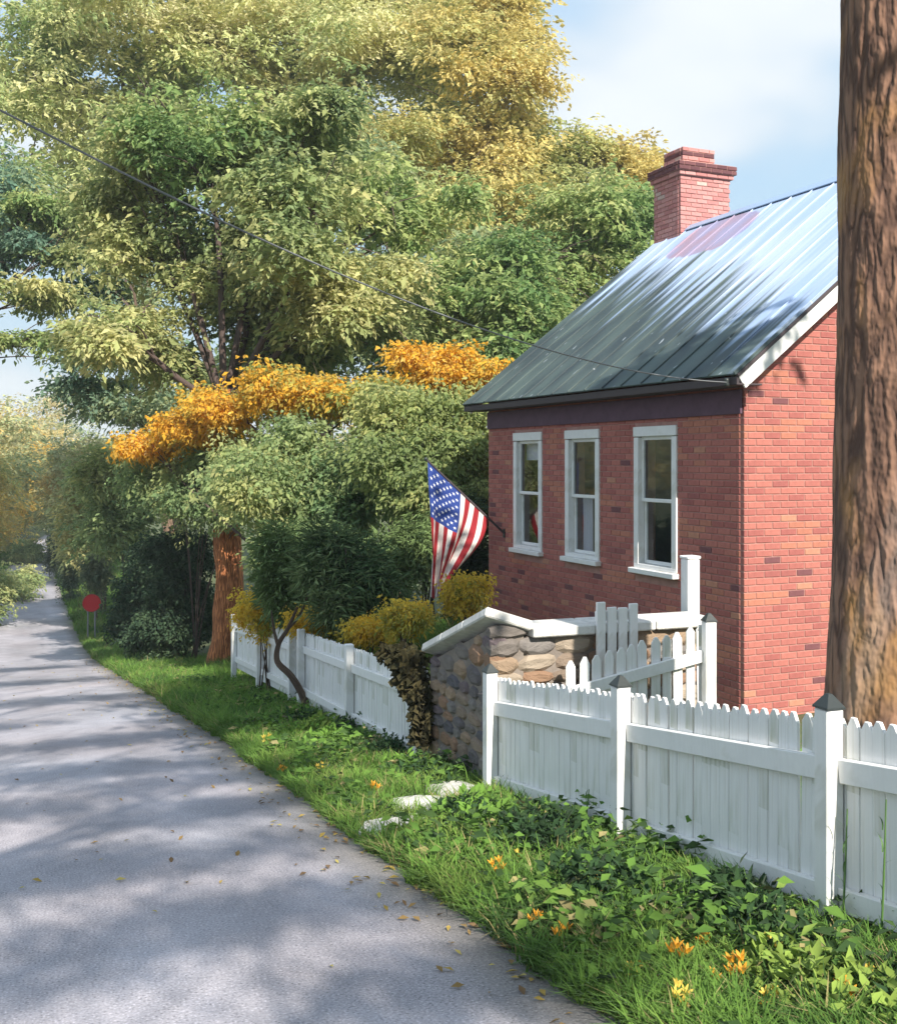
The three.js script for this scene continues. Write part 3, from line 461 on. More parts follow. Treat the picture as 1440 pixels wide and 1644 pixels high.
function scatter(name, pts, geo, mat, parent, origin) {   // pts: {p, s, c}
  const im = new THREE.InstancedMesh(geo, mat, pts.length), rnd = rng(pts.length * 7 + 3);
  pts.forEach((q, i) => { _q.setFromEuler(q.e || _e.set((rnd() - 0.5) * 1.2, rnd() * 6.283, (rnd() - 0.5) * 1.2)); const s = q.s; _m.compose(q.p.clone().sub(origin), _q, typeof s === 'number' ? new THREE.Vector3(s, s, s) : s); im.setMatrixAt(i, _m); im.setColorAt(i, col(...q.c)); });
  im.name = name; im.userData.kind = 'stuff'; return add(im, parent);
}
function split(lobes, seed) {   // break each mass into an uneven cluster of smaller ones
  const rnd = rng(seed * 31 + 5), out = [];
  for (const L of lobes) {
    const [rx, ry, rz] = L.r; out.push({ ...L, r: [rx * 0.78, ry * 0.78, rz * 0.78], n: Math.round(L.n * 0.42) });
    for (let k = 0; k < 6; k++) { const a = rnd() * 6.283, e = (rnd() - 0.35) * 1.5, q = 0.62 + rnd() * 0.5, f = 0.26 + rnd() * 0.30; out.push({ ...L, c: new THREE.Vector3(L.c.x + Math.cos(a) * Math.cos(e) * rx * q, L.c.y + Math.sin(e) * ry * q, L.c.z + Math.sin(a) * Math.cos(e) * rz * q), r: [rx * f * 1.1, ry * f * 1.15, rz * f * 1.1], n: Math.round(L.n * 0.7 * f * f * 1.3) }); }
  }
  return out;
}
function leafMass(name, pts, geo, mat, parent, origin) {   // the leaves of one plant, joined into one mesh
  const rnd = rng(pts.length * 7 + 3), n = geo.attributes.position.count, gp = geo.attributes.position.array, gi = geo.index.array, P = new Float32Array(pts.length * n * 3), C = new Float32Array(pts.length * n * 3), I = new Uint32Array(pts.length * gi.length), v = new THREE.Vector3();
  pts.forEach((q, i) => {
    _q.setFromEuler(_e.set((rnd() - 0.5) * 0.9, rnd() * 6.283, (rnd() - 0.5) * 1.1)); _m.compose(q.p.clone().sub(origin), _q, v.set(q.s, q.s, q.s).clone());
    for (let k = 0; k < n; k++) { v.set(gp[k * 3], gp[k * 3 + 1], gp[k * 3 + 2]).applyMatrix4(_m); const o = (i * n + k) * 3; P[o] = v.x; P[o + 1] = v.y; P[o + 2] = v.z; const j = 0.88 + 0.24 * ((Math.floor(k / 4) * 0.618) % 1); C[o] = q.c[0] * j; C[o + 1] = q.c[1] * j; C[o + 2] = q.c[2] * j; }
    for (let k = 0; k < gi.length; k++) I[i * gi.length + k] = gi[k] + i * n;
  });
  const g = new THREE.BufferGeometry(); g.setAttribute('position', new THREE.BufferAttribute(P, 3)); g.setAttribute('color', new THREE.BufferAttribute(C, 3)); g.setIndex(new THREE.BufferAttribute(I, 1)); g.computeVertexNormals();
  const im = new THREE.Mesh(g, mat); im.name = name; im.userData.kind = 'stuff'; return add(im, parent);
}
function lobePts(lobes, pal, rnd, { s0 = 0.8, s1 = 1.25, gap = -0.02, gf = 0.55, cf = 0.35, shell = 2.0, soft = true } = {}) {
  const out = [];
  for (const L of lobes) {
    const [rx, ry, rz] = L.r.length ? L.r : [L.r, L.r, L.r]; let tries = 0, k = 0;
    while (k < L.n && tries++ < L.n * 8) {
      const d = new THREE.Vector3(rnd() * 2 - 1, rnd() * 2 - 1, rnd() * 2 - 1), l = d.length(); if (l > 1 || l < 0.02) continue;
      const rr = soft ? 1.3 * Math.pow(rnd(), 0.62) : Math.pow(rnd(), 1 / shell); if (soft && rnd() < (rr - 0.75) * 1.5) continue; d.multiplyScalar(rr / l * (1 + 0.55 * nz(d.x / l * 1.6 + L.c.x, d.y / l * 1.6 + L.c.y, d.z / l * 1.6 + L.c.z)));
      const p = new THREE.Vector3(L.c.x + d.x * rx, L.c.y + d.y * ry, L.c.z + d.z * rz);
      if (fbm(p.x * gf, p.y * gf * 1.3, p.z * gf, 2) < gap - 0.16 * (1 - Math.min(1, rr)) - rnd() * 0.10) continue;
      const P = L.pal || pal, f = Math.min(0.999, Math.max(0, 0.5 + 1.5 * fbm(p.x * cf + 40, p.y * cf, p.z * cf, 2) + (rnd() - 0.5) * 0.6)) * (P.length - 1), i0 = Math.floor(f), j = 0.82 + rnd() * 0.36;
      const c = mix3(P[i0], P[Math.min(P.length - 1, i0 + 1)], f - i0).map(x => x * j);
      out.push({ p, s: s0 + rnd() * (s1 - s0), c }); k++;
    }
  }
  return out;
}
function limbsTo(lobes, from, r0, rnd, parent, origin, mat, name = 'limb') {
  for (const L of lobes) {
    let t = 0, bd = 1e9; for (let q = 0; q <= 1; q += 0.05) { const p = from(q), want = L.c.y - 0.75 * Math.hypot(L.c.x - p.x, L.c.z - p.z), e = Math.abs(p.y - want); if (e < bd) { bd = e; t = q; } }
    t = Math.min(0.98, t + 0.06 * rnd()); const st = from(t), end = L.c.clone().add(new THREE.Vector3((rnd() - 0.5) * 0.5, L.r.length ? L.r[1] * 0.3 : L.r * 0.3, (rnd() - 0.5) * 0.5)), mid = st.clone().lerp(end, 0.5); mid.y += (rnd() - 0.3) * 0.12 * st.distanceTo(end); mid.x += (rnd() - 0.5) * 0.5;
    const gs = [tube([st, mid, end].map(p => p.clone().sub(origin)), [r0 * (1 - 0.5 * t), r0 * 0.42, r0 * 0.14], 7, 0.3, rnd() * 9)];
    const R = L.r.length ? L.r[0] : L.r;
    for (let k = 0; k < 5; k++) { const a = mid.clone().lerp(end, rnd()), b = L.c.clone().add(new THREE.Vector3((rnd() - 0.5) * 1.9 * R, (rnd() - 0.4) * 1.7 * R, (rnd() - 0.5) * 1.9 * R)), m = a.clone().lerp(b, 0.5); m.y += 0.12 * R; gs.push(tube([a, m, b].map(p => p.clone().sub(origin)), [r0 * 0.22, r0 * 0.12, r0 * 0.05], 5)); }
    part(name, mergeGeometries(gs), mat, parent);
  }
}
function tree(label, base, top, r, lobes, pal, { name = 'tree', bark = M.bark, cl = CL.big, mat = M.leaf, group, seed = 1, opt, cat = 'tree', lean = 0.3, whole = false, taper = [1.35, 1.0, 0.74, 0.4, 0.14] } = {}) {
  const rnd = rng(seed), o = thing(name, label, cat, base.toArray(), 0, group);
  const b0 = base.clone(); b0.y -= 0.15; const m1 = base.clone().lerp(top, 0.35), m2 = base.clone().lerp(top, 0.7); m1.x += (rnd() - 0.5) * lean; m2.x += (rnd() - 0.5) * lean;
  const pts = [b0, base.clone().lerp(m1, 0.25), m1, m2, top], cv = new THREE.CatmullRomCurve3(pts);
  part('trunk', tube(pts.map(p => p.clone().sub(base)), taper.map(k => k * r), 14, 0.35, seed), bark, o);
  limbsTo(lobes, t => cv.getPoint(0.22 + 0.74 * t), r * 0.5, rnd, o, base, M.twig);
  leafMass('crown', lobePts(whole ? lobes : split(lobes, seed), pal, rnd, opt), cl, mat, o, base);
  return o;
}
const ground = (p, dy = 0) => { const q = p.clone(); q.y = groundY(q.x, -q.z) + dy; return q; };
const lobe = (px, py, d, rpx, n, ry = 0.95, pal) => { const R = rpx / FPX * d; return { c: at(px, py, d), r: [R, R * ry, R], n, pal }; };

const PAL = {
  olive: [[0.17, 0.25, 0.11], [0.31, 0.38, 0.15], [0.45, 0.48, 0.20], [0.62, 0.59, 0.27]],
  yellow: [[0.32, 0.43, 0.18], [0.47, 0.54, 0.24], [0.60, 0.62, 0.29], [0.71, 0.68, 0.33], [0.76, 0.71, 0.42]],
  gold: [[0.38, 0.43, 0.17], [0.60, 0.54, 0.20], [0.72, 0.56, 0.20], [0.76, 0.54, 0.15]],
  green: [[0.14, 0.25, 0.085], [0.27, 0.38, 0.13], [0.41, 0.48, 0.18], [0.58, 0.57, 0.24]],
  teal: [[0.11, 0.22, 0.17], [0.19, 0.31, 0.21], [0.28, 0.37, 0.22], [0.42, 0.45, 0.22]],
  orange: [[0.30, 0.36, 0.10], [0.60, 0.48, 0.10], [0.76, 0.44, 0.05], [0.80, 0.45, 0.045], [0.76, 0.58, 0.16]],
  dark: [[0.024, 0.047, 0.03], [0.045, 0.08, 0.045], [0.085, 0.13, 0.065]],
  pale: [[0.34, 0.42, 0.22], [0.50, 0.52, 0.27], [0.66, 0.60, 0.32], [0.74, 0.56, 0.22]],
  bush: [[0.17, 0.27, 0.12], [0.26, 0.35, 0.15], [0.37, 0.44, 0.18], [0.54, 0.54, 0.23]],
};

// ---------------------------------------------------------------- trees
{ // the large tree with the red-brown trunk beside the far fence
  const b = ground(W3(4.62, 0, 27)), lobes = [lobe(400, 470, 28.6, 120, 420), lobe(250, 400, 28.4, 120, 420), lobe(500, 380, 26, 125, 420), lobe(330, 250, 27, 120, 380, 0.9, PAL.green), lobe(480, 230, 28, 120, 360), lobe(190, 540, 26, 90, 260, 0.6), lobe(590, 500, 27, 105, 340), lobe(440, 560, 28.4, 90, 240, 0.5), lobe(640, 330, 29, 110, 320, 0.9, PAL.green), lobe(210, 270, 28, 90, 240), lobe(290, 590, 28.4, 70, 160, 0.5)];
  tree('large olive-green tree with thick red-brown trunk beside the far picket fence', b, at(360, 625, 27), 0.36, lobes, PAL.olive, { bark: M.redbark, seed: 41, cl: CL.mid, taper: [1.35, 1.05, 0.9, 0.78, 0.6], opt: { s0: 0.8, s1: 1.4, gap: 0.05, gf: 0.45 } });
  const U = 'trees rising behind the lane and house';
  tree('tall pale yellow tree at the upper left, behind the red-brown trunk', ground(W3(6.5, 0, 50)), at(190, 60, 50), 0.45, [lobe(60, 150, 50, 170, 420), lobe(220, 60, 50, 170, 420), lobe(180, 220, 49, 150, 360), lobe(20, 330, 48, 130, 260, 0.6), lobe(320, 130, 51, 140, 330), lobe(90, -40, 51, 150, 300)], PAL.yellow, { seed: 42, cl: CL.far, group: U, opt: { s0: 0.8, s1: 1.3, gap: 0.08, gf: 0.30, cf: 0.25 } });
  tree('tall yellow-green tree at the top middle of the wood', ground(at(520, 900, 52)), at(520, 40, 52), 0.45, [lobe(470, 60, 52, 170, 420), lobe(620, 90, 52, 160, 400), lobe(540, 220, 50, 160, 400), lobe(720, 200, 53, 130, 300), lobe(420, -60, 53, 150, 260), lobe(640, -50, 52, 140, 260)], PAL.yellow, { seed: 43, cl: CL.far, group: U, opt: { s0: 0.8, s1: 1.3, gap: 0.08, gf: 0.30, cf: 0.25 } });
  tree('tall yellow tree against the sky, left of the chimney', ground(at(800, 900, 46)), at(800, 120, 46), 0.4, [lobe(765, 80, 46, 85, 240, 1), lobe(760, 220, 45, 115, 340), lobe(870, 260, 46, 80, 210, 1), lobe(860, 340, 44, 120, 330), lobe(945, 240, 46, 36, 60, 1.5), lobe(1010, 250, 46, 34, 50, 1.5), lobe(990, 330, 45, 60, 140, 0.9), lobe(720, 330, 44, 120, 320), lobe(770, -10, 47, 70, 140)], PAL.gold.map((c, i) => mix3(c, PAL.yellow[i], 0.4)), { seed: 44, cl: CL.far, group: U, opt: { s0: 0.7, s1: 1.15, gap: -0.05, gf: 0.3, cf: 0.22 } });
  tree('mid-green tree showing over the roof edge behind the house', ground(at(900, 900, 34)), at(880, 400, 34), 0.28, [lobe(860, 470, 34, 110, 420), lobe(960, 400, 35, 90, 320), lobe(760, 500, 33, 100, 380), lobe(1010, 340, 36, 60, 150, 0.9), lobe(780, 600, 32, 90, 260, 0.6), lobe(900, 540, 34, 90, 240, 0.7)], PAL.green, { seed: 45, cl: CL.mid, group: U, opt: { s0: 1.0, s1: 1.6, gap: -0.08, gf: 0.4 } });
  tree('blue-green tree standing in shade behind the orange foliage', ground(at(640, 900, 38)), at(640, 400, 38), 0.3, [lobe(620, 560, 38, 120, 380), lobe(520, 480, 40, 120, 360), lobe(700, 480, 37, 110, 340), lobe(430, 600, 38, 110, 300, 0.7), lobe(560, 330, 41, 110, 300)], PAL.teal.map((c, i) => mix3(c, PAL.olive[i], 0.5)), { seed: 46, cl: CL.mid, group: U, opt: { s0: 1.1, s1: 1.8, gap: -0.05, gf: 0.4 } });
  tree('teal-green tree behind the dark evergreen bushes, left of the red-brown trunk', ground(W3(5.6, 0, 38)), at(210, 430, 39), 0.24, [lobe(160, 460, 40, 75, 190, 0.5), lobe(210, 560, 38, 80, 210, 0.6), lobe(160, 640, 39, 70, 170, 0.6), lobe(150, 370, 40, 70, 150, 0.5, PAL.olive), lobe(230, 660, 38, 60, 140, 0.7)], PAL.teal, { seed: 47, cl: CL.mid, group: U, opt: { s0: 0.9, s1: 1.5, gap: 0.0, gf: 0.5 } });
  tree('tree on the left bank whose boughs reach in from the left picture edge', ground(W3(-5.6, 0, 38)), at(-40, 380, 38), 0.26, [lobe(50, 480, 38, 75, 170, 0.32, PAL.olive), lobe(60, 545, 38, 60, 110, 0.25, PAL.green), lobe(70, 335, 38, 45, 80, 0.5, PAL.green), lobe(10, 400, 38, 60, 90, 0.4), lobe(-90, 450, 38, 110, 260), lobe(-60, 320, 38, 90, 220), lobe(105, 410, 38, 45, 60, 0.4, PAL.olive)], PAL.teal, { seed: 57, cl: CL.mid, group: U, opt: { s0: 0.9, s1: 1.5, gap: 0.0, gf: 0.5 } });
  const Og = 'small orange autumn trees in a band below the tall trees';
  tree('orange autumn tree nearest the red-brown trunk, its crown a low wide band', ground(at(470, 980, 24)), at(470, 640, 24), 0.12, [lobe(300, 690, 25, 55, 150, 0.5), lobe(370, 660, 24.5, 60, 190, 0.6), lobe(450, 625, 24, 60, 200, 0.7), lobe(540, 640, 24, 65, 210, 0.55), lobe(620, 640, 24, 55, 150, 0.5), lobe(245, 715, 26, 40, 80, 0.4)], PAL.orange, { seed: 48, cl: CL.small, group: Og, name: 'orange_tree', opt: { s0: 0.9, s1: 1.5, gap: -0.1, gf: 0.9 } });
  tree('smaller orange autumn tree just left of the house eave', ground(at(720, 960, 22)), at(715, 620, 22), 0.09, [lobe(700, 590, 22, 50, 160, 0.6), lobe(755, 605, 22, 40, 110, 0.6), lobe(660, 640, 22, 40, 90, 0.5, PAL.bush)], PAL.orange, { seed: 49, cl: CL.small, group: Og, name: 'orange_tree', opt: { s0: 0.8, s1: 1.4, gap: -0.1, gf: 0.9 } });
  // far trees down the lane
  const Fg = 'small pale trees at the far end of the lane';
  [[20, 740, 112, 75, 'pale trees end: orange-tipped tree farthest left beside the lane'], [95, 760, 150, 60, 'yellow tree straight over the far end of the lane'], [150, 760, 88, 60, 'grey-green tree right of the lane end'], [-60, 720, 85, 90, 'broad pale tree left of the lane, cut by the picture edge'], [60, 690, 152, 70, 'tallest faint tree beyond the lane end']].forEach(([x, y, d, r, lab], i) =>
    tree(lab.replace('pale trees end: ', ''), ground(at(x, 880, d)), at(x, y, d), 0.22, [lobe(x, y, d, r, 150, 1.0), lobe(x - r * 0.4, y + 50, d, r * 0.7, 90, 0.9), lobe(x + r * 0.4, y + 55, d, r * 0.7, 90, 0.9)], PAL.pale.map(c => i === 2 ? mix3(c, PAL.bush[1], 0.4) : c), { seed: 60 + i, cl: CL.far, group: Fg, opt: { s0: 1.1, s1: 1.9, gap: -0.05, gf: 0.25, cf: 0.2 } }));
  // the near tree at the right: only its trunk is in view; its crown hangs above and behind the viewer
  const nb = ground(W3(4.86, 0, 5.12)), rnd = rng(77), o = thing('near_tree', 'massive brown tree trunk at the right edge behind the picket fence', 'tree', nb.toArray());
  const H = 7.6, P = [], UV = [], idx = [], NA = 110, NH = 170;
  for (let i = 0; i <= NH; i++) for (let j = 0; j <= NA; j++) {
    const t = i / NH, y = -0.3 + t * H, th = j / NA * 6.28318, fl = Math.exp(-Math.max(0, y) * 1.7);
    const cx = 0.10 * sm(0, 6, y) + 0.03 * Math.sin(y * 0.9), ca = Math.cos(th), sa = Math.sin(th);
    let r = 0.405 - 0.012 * y + 0.13 * fl * (1 + 0.4 * Math.sin(th * 5 + 1)) + 0.028 * fbm(ca * 1.4, y * 0.8, sa * 1.4, 3);
    const rd = 1 - Math.abs(fbm(ca * 7 + 0.3 * nz(y * 2, ca), y * 1.7, sa * 7, 3)) * 2.6; r += 0.012 * rd;
    P.push(cx + ca * r, y, sa * r); UV.push(j / NA, (y + 0.4) / 8.2);
    if (i < NH && j < NA) { const q = i * (NA + 1) + j; idx.push(q, q + NA + 1, q + 1, q + 1, q + NA + 1, q + NA + 2); }
  }
  const g = new THREE.BufferGeometry(); g.setAttribute('position', new THREE.Float32BufferAttribute(P, 3)); g.setAttribute('uv', new THREE.Float32BufferAttribute(UV, 2)); g.setIndex(idx); g.computeVertexNormals();
  const bm = tex(768, (u, v0) => { const v = v0 * 3.3; const f = fbm(u * 9, v * 5, 5, 5), w = fbm(u * 6, v * 3, 15, 4), fine = nz(u * 120 + f * 3, v * 40), k = Math.abs(nz(u * 30 + 0.9 * f, v * 7.5 + 0.6 * f) + 0.35 * nz(u * 62 + f, v * 13)); let c = mix3([0.10, 0.055, 0.04], [0.27, 0.15, 0.10], sm(0.0, 0.5, k + 0.35 * f + 0.1 * fine)); c = mix3(c, [0.46, 0.24, 0.07], 0.6 * sm(0.0, 0.35, w + 0.3 * f)); return mix3(c, [0.34, 0.27, 0.23], 0.4 * sm(0.15, 0.45, tn(u, v0, 6, 31, 4))); }, { srgb: true, h: 2048 });
  const bb = tex(768, (u, v0) => { const v = v0 * 3.3; const f = fbm(u * 9, v * 5, 5, 5), k = Math.abs(nz(u * 30 + 0.9 * f, v * 7.5 + 0.6 * f) + 0.35 * nz(u * 62 + f, v * 13)), n = 0.2 + 1.0 * k + 0.35 * f + 0.15 * nz(u * 120, v * 60); return [n, n, n]; }, { h: 2048 });
  part('trunk', g, std({ map: bm, bumpMap: bb, bumpScale: 0.03, roughness: 0.95 }), o);
  const lob = [[4.1, 8.7, 3.4, 1.6], [4.8, 8.3, 5.2, 1.2], [3.4, 9.2, 1.0, 1.6], [4.9, 9.8, 1.6, 1.5], [4.1, 10.8, 3.0, 1.7], [7.4, 9.3, 2.8, 0.8], [6.7, 8.4, 4.4, 0.6]].map(([X, Y, Z, R]) => ({ c: W3(X, Y, Z), r: [R, R * 0.7, R], n: Math.round(75 * R) }));
  limbsTo(lob, t => nb.clone().add(new THREE.Vector3(0.1, 6.0 + 1.0 * t, 0)), 0.24, rnd, o, nb, M.bark);
  leafMass('crown', lobePts(lob, PAL.green, rnd, { gap: 0.05, gf: 0.7 }), CL.big, M.leaf, o, nb);
  // roadside trees behind the viewer that dapple the lane
  const Sg = 'roadside trees standing behind the viewer over the lane';
  // flat layered boughs; each is given by where its shade falls on the lane (X, Z), its height and its reach
  const bough = ([xl, zl, y, R]) => { const h = y - roadY(zl), k = h / SUN.y; return { c: W3(xl + SUN.x * k, y, zl - SUN.z * k), r: [R * 2.0, 0.16, 0.26 + 0.024 * zl], n: Math.round(215 * R) }; };
  const sh = (X, Z, ls, seed, lab) => tree(lab, ground(W3(X, 0, Z)), W3(X * 0.8, 9.5, Z), 0.3, ls.map(bough), PAL.green, { seed, group: Sg, cl: CL.small, whole: true, opt: { gap: -0.12, gf: 0.8, soft: false, s0: 0.55, s1: 0.95 } });
  sh(-6.4, -3, [[1.0, 6.2, 8.6, 0.7], [0.0, 7.8, 9, 1.2], [1.5, 9.4, 9.6, 0.6], [-1.4, 10.4, 9.8, 1.2], [1.6, 10.9, 9.2, 0.7], [0.6, 12.2, 9.6, 1.0], [0.9, 14.8, 10.6, 1.0], [-1.6, 17.5, 11, 1.3], [0.6, 21.5, 11.5, 1.4], [-0.6, 27, 12, 1.6], [0, 33, 12.2, 1.5]], 81, 'roadside tree behind the viewer on the left verge, its boughs nearest the lane');
  sh(-6.6, -8, [[-0.6, 3.9, 7.4, 0.9], [1.8, 4.7, 7.8, 0.4], [-1.2, 5.6, 7.8, 1.0], [-2.2, 8.4, 8.6, 0.8]], 82, 'roadside tree farther behind the viewer on the left verge');
}
{ // far wood that closes the view
  const rnd = rng(91), pts = [];
  for (let i = 0; i < 2600; i++) { const a = -0.75 + rnd() * 1.7, R = 130 + rnd() * 90, X = Math.sin(a) * R, Z = Math.cos(a) * R; if (Math.abs(X - 20) < 14 && Z < 180 && Z > 100 && X > 3) continue; const h = rnd() * (9 + 5 * nz(a * 6, 2)); const k = rnd(); pts.push({ p: W3(X, groundY(X, Z) + h, Z), s: 2.4 + rnd() * 2.2, c: mix3(PAL.pale[Math.floor(k * 4)], [0.15, 0.22, 0.12], rnd() * 0.8) }); }
  const o = leafMass('far_wood', pts, CL.far, M.leaf, scene, new THREE.Vector3()); o.userData = { kind: 'stuff', label: 'faint far wood closing the view beyond the lane', category: 'wood' };
}

// ---------------------------------------------------------------- shrubs
function shrub(label, base, lobes, pal, { cl = CL.small, mat = M.leaf, seed = 1, group, name = 'shrub', stems = 7, opt, stemR = 0.02, stemMat = M.twig } = {}) {
  const rnd = rng(seed), o = thing(name, label, 'shrub', base.toArray(), 0, group), gs = [];
  for (let i = 0; i < stems; i++) { const L = lobes[i % lobes.length], s = new THREE.Vector3((rnd() - 0.5) * 0.3, -0.08, (rnd() - 0.5) * 0.3), e = L.c.clone().sub(base).add(new THREE.Vector3((rnd() - 0.5) * L.r[0], (rnd() - 0.2) * L.r[1], (rnd() - 0.5) * L.r[2])), m = s.clone().lerp(e, 0.5); m.x *= 0.6; m.z *= 0.6; const st = part('stem', tube([s, m, e], [stemR, stemR * 0.8, stemR * 0.35], 6), stemMat, o); }
  leafMass('foliage', lobePts(split(lobes, seed), pal, rnd, opt), cl, mat, o, base); return o;
}
{
  const Bg = 'rounded green bushes behind the far fences', o1 = { s0: 0.9, s1: 1.5, gap: -0.14, gf: 0.8, cf: 0.6 };
  shrub('widest rounded green bush behind the fence, above the twisted stem', ground(at(480, 1010, 22)), [lobe(470, 800, 22, 100, 420), lobe(560, 780, 22, 90, 360), lobe(430, 730, 22.5, 70, 220), lobe(520, 880, 21, 80, 260)], PAL.bush, { seed: 101, group: Bg, opt: o1 });
  shrub('rounded green bush wrapping the red-brown trunk', ground(at(310, 1040, 28.5)), [lobe(330, 800, 25.9, 75, 300, 0.75), lobe(270, 760, 27, 60, 200), lobe(400, 790, 26, 60, 200), lobe(340, 730, 26, 55, 150)], PAL.bush, { seed: 102, group: Bg, opt: o1 });
  shrub('yellow-green bush beside the far corner of the brick wall', ground(at(690, 1000, 20)), [lobe(660, 760, 20.5, 85, 330), lobe(720, 700, 21, 70, 220), lobe(735, 800, 20.5, 60, 200), lobe(650, 680, 21, 60, 160)], PAL.bush.map(c => mix3(c, [0.34, 0.36, 0.09], 0.3)), { seed: 103, group: Bg, opt: o1 });
  const Dg = 'dark evergreen bushes by the lane';
  const od = { s0: 0.9, s1: 1.4, gap: -0.16, gf: 0.9, shell: 2.4 };
  shrub('dark evergreen bush nearest the lane, left of the trunk', ground(at(235, 1045, 32)), [lobe(238, 965, 32, 42, 330, 1.7), lobe(222, 1005, 32, 30, 180, 1.2), lobe(250, 900, 32.5, 40, 220, 1.0)], PAL.dark, { seed: 104, group: Dg, mat: M.leafDark, opt: od });
  shrub('dark evergreen bush touching the red-brown trunk', ground(at(290, 1070, 29)), [lobe(285, 960, 29.4, 48, 320, 1.7), lobe(270, 1020, 29, 45, 240, 1.0), lobe(300, 890, 29.5, 40, 170, 0.9)], PAL.dark, { seed: 105, group: Dg, mat: M.leafDark, opt: od });
  const Lg = 'mixed bushes that close both sides of the far lane';
  [[20, 800, 72, 60, 1.1, PAL.gold, 'pale yellow bush on the left of the far lane'], [70, 770, 96, 62, 1.2, PAL.gold.map((c, i) => mix3(c, PAL.orange[i], 0.45)), 'orange-yellow bush above the lane end'], [125, 780, 72, 46, 1.4, PAL.pale, 'green bush right of the lane end, above the grey-green shrubs'], [165, 820, 52, 50, 1.2, PAL.bush.map((c, i) => mix3(c, PAL.pale[i], 0.5)), 'green bush behind the dark evergreen bushes'], [-15, 740, 66, 70, 1.2, PAL.gold, 'golden bush cut by the left picture edge'], [45, 850, 86, 26, 0.9, PAL.pale, 'low green bush at the left lane edge, far off'], [100, 850, 88, 26, 1.0, PAL.teal, 'low blue-green bush at the right lane edge, far off'], [200, 800, 44, 60, 1.2, PAL.bush, 'green bush left of the red-brown trunk, behind the hedge']].forEach(([x, y, d, r, k, pal, lab], i) => { const L = lobe(x, y, d, r, 230, k, pal), L2 = lobe(x, y + r * k * 0.8, d, r * 0.9, 140, k * 0.7, pal), b = ground(L.c); if (b.x > roadL(-b.z) - 1 && b.x < roadR(-b.z) + 1) { const sft = x < 75 ? roadL(-b.z) - 1.6 : roadR(-b.z) + 1.6; L.c.x = L2.c.x = b.x = sft; b.y = groundY(b.x, -b.z); } shrub(lab, b, [L, L2], pal, { seed: 160 + i, group: Lg, cl: CL.far, opt: { s0: 0.5, s1: 1.0, gap: -0.05, gf: 0.4 }, stems: 4, stemR: 0.04 }); });
  const Hg = 'grey-green shrubs along the far lane edge';
  [[158, 930, 48, 13, 3.6, 'grey-green shrub behind the round red sign'], [112, 935, 58, 17, 2.8, 'narrow grey-green shrub left of the round red sign'], [92, 900, 74, 13, 2.4, 'farthest grey-green shrub on the lane edge']].forEach(([x, y, d, r, k, lab], i) => { const L = lobe(x, y, d, r, 160, k), b = ground(L.c); shrub(lab, b, [L], [[0.10, 0.15, 0.10], [0.17, 0.22, 0.13], [0.26, 0.28, 0.15]], { seed: 110 + i, group: Hg, cl: CL.mid, opt: { s0: 0.6, s1: 1.1, gap: -0.3 }, stems: 3 }); });
  // left bank
  [[10, 850, 60, 40, 0.7], [-40, 830, 48, 60, 0.8], [45, 835, 85, 22, 0.9]].forEach(([x, y, d, r, k], i) => { const L = lobe(x, y, d, r, 220, k), b = ground(L.c); L.c.y = b.y + L.r[1] * 0.8; shrub(['olive shrub on the left lane bank at the picture edge', 'large olive shrub on the left bank, mostly outside the picture', 'small olive shrub on the left bank near the lane end'][i], b, [L], PAL.bush, { seed: 120 + i, cl: CL.mid, group: 'olive shrubs on the left bank', opt: { s0: 0.7, s1: 1.3, gap: -0.2 }, stems: 3 }); });
  // upright shrubs and yellow flowers behind the stone wall
  const Ug = 'dark upright shrubs behind the short fence';
  const up = { s0: 0.7, s1: 1.2, gap: -0.1, gf: 1.4, cf: 1.5 };
  [[560, 930, 15.6, 55, 1.2, 'dark upright shrub behind the middle of the short fence', PAL.dark.map((c, i) => mix3(c, PAL.green[i], 0.28))], [650, 900, 19.2, 46, 1.6, 'dark upright shrub just left of the flag', PAL.dark.map(c => mix3(c, PAL.green[1], 0.5))], [470, 930, 17.5, 40, 1.5, 'dark upright shrub above the twisted stem', PAL.dark.map(c => mix3(c, PAL.green[1], 0.5))], [735, 880, 19.5, 36, 2.0, 'dark upright shrub between flag and brick corner', PAL.dark]].forEach(([x, y, d, r, k, lab, pal], i) => { const L = lobe(x, y, d, r, 300, k), b = ground(L.c); shrub(lab, b, [L], pal, { seed: 130 + i, cl: CL.upright, mat: M.leafDark, group: Ug, opt: up, stems: 12, stemR: 0.022 }); });
  const Yg = 'yellow flowering shrubs behind the fence';
  const yl = [[0.34, 0.36, 0.08], [0.70, 0.52, 0.07], [0.80, 0.60, 0.08], [0.76, 0.46, 0.04]], oy = { s0: 0.4, s1: 0.75, gap: -0.3, gf: 1.6, cf: 2 };
  [[425, 995, 18.2, 38, 1.0, 'yellow flowering shrub beside the red-brown trunk'], [505, 1000, 16.2, 36, 0.8, 'yellow flowering shrub over the gap in the fence'], [648, 990, 13.6, 26, 1.0, 'yellow flowering shrub just left of the flag tip'], [745, 955, 15.5, 22, 1.5, 'yellow flowering shrub against the brick corner'], [590, 1012, 14.4, 26, 0.7, 'small yellow flowering shrub at the fence top']].forEach(([x, y, d, r, k, lab], i) => { const L = lobe(x, y, d, r, 190, k), b = ground(L.c); shrub(lab, b, [L], yl, { seed: 140 + i, group: Yg, opt: oy, stems: 8, stemR: 0.014, stemMat: M.bark, name: 'yellow_shrub' }); });
  // ivy over the fence end
  const iv = thing('ivy', 'dark olive ivy hanging over the fence beside the stone wall', 'ivy', [3.6, -1.5, -10.6]), rnd = rng(150), O = new THREE.Vector3(3.6, -1.5, -10.6), pts = [];
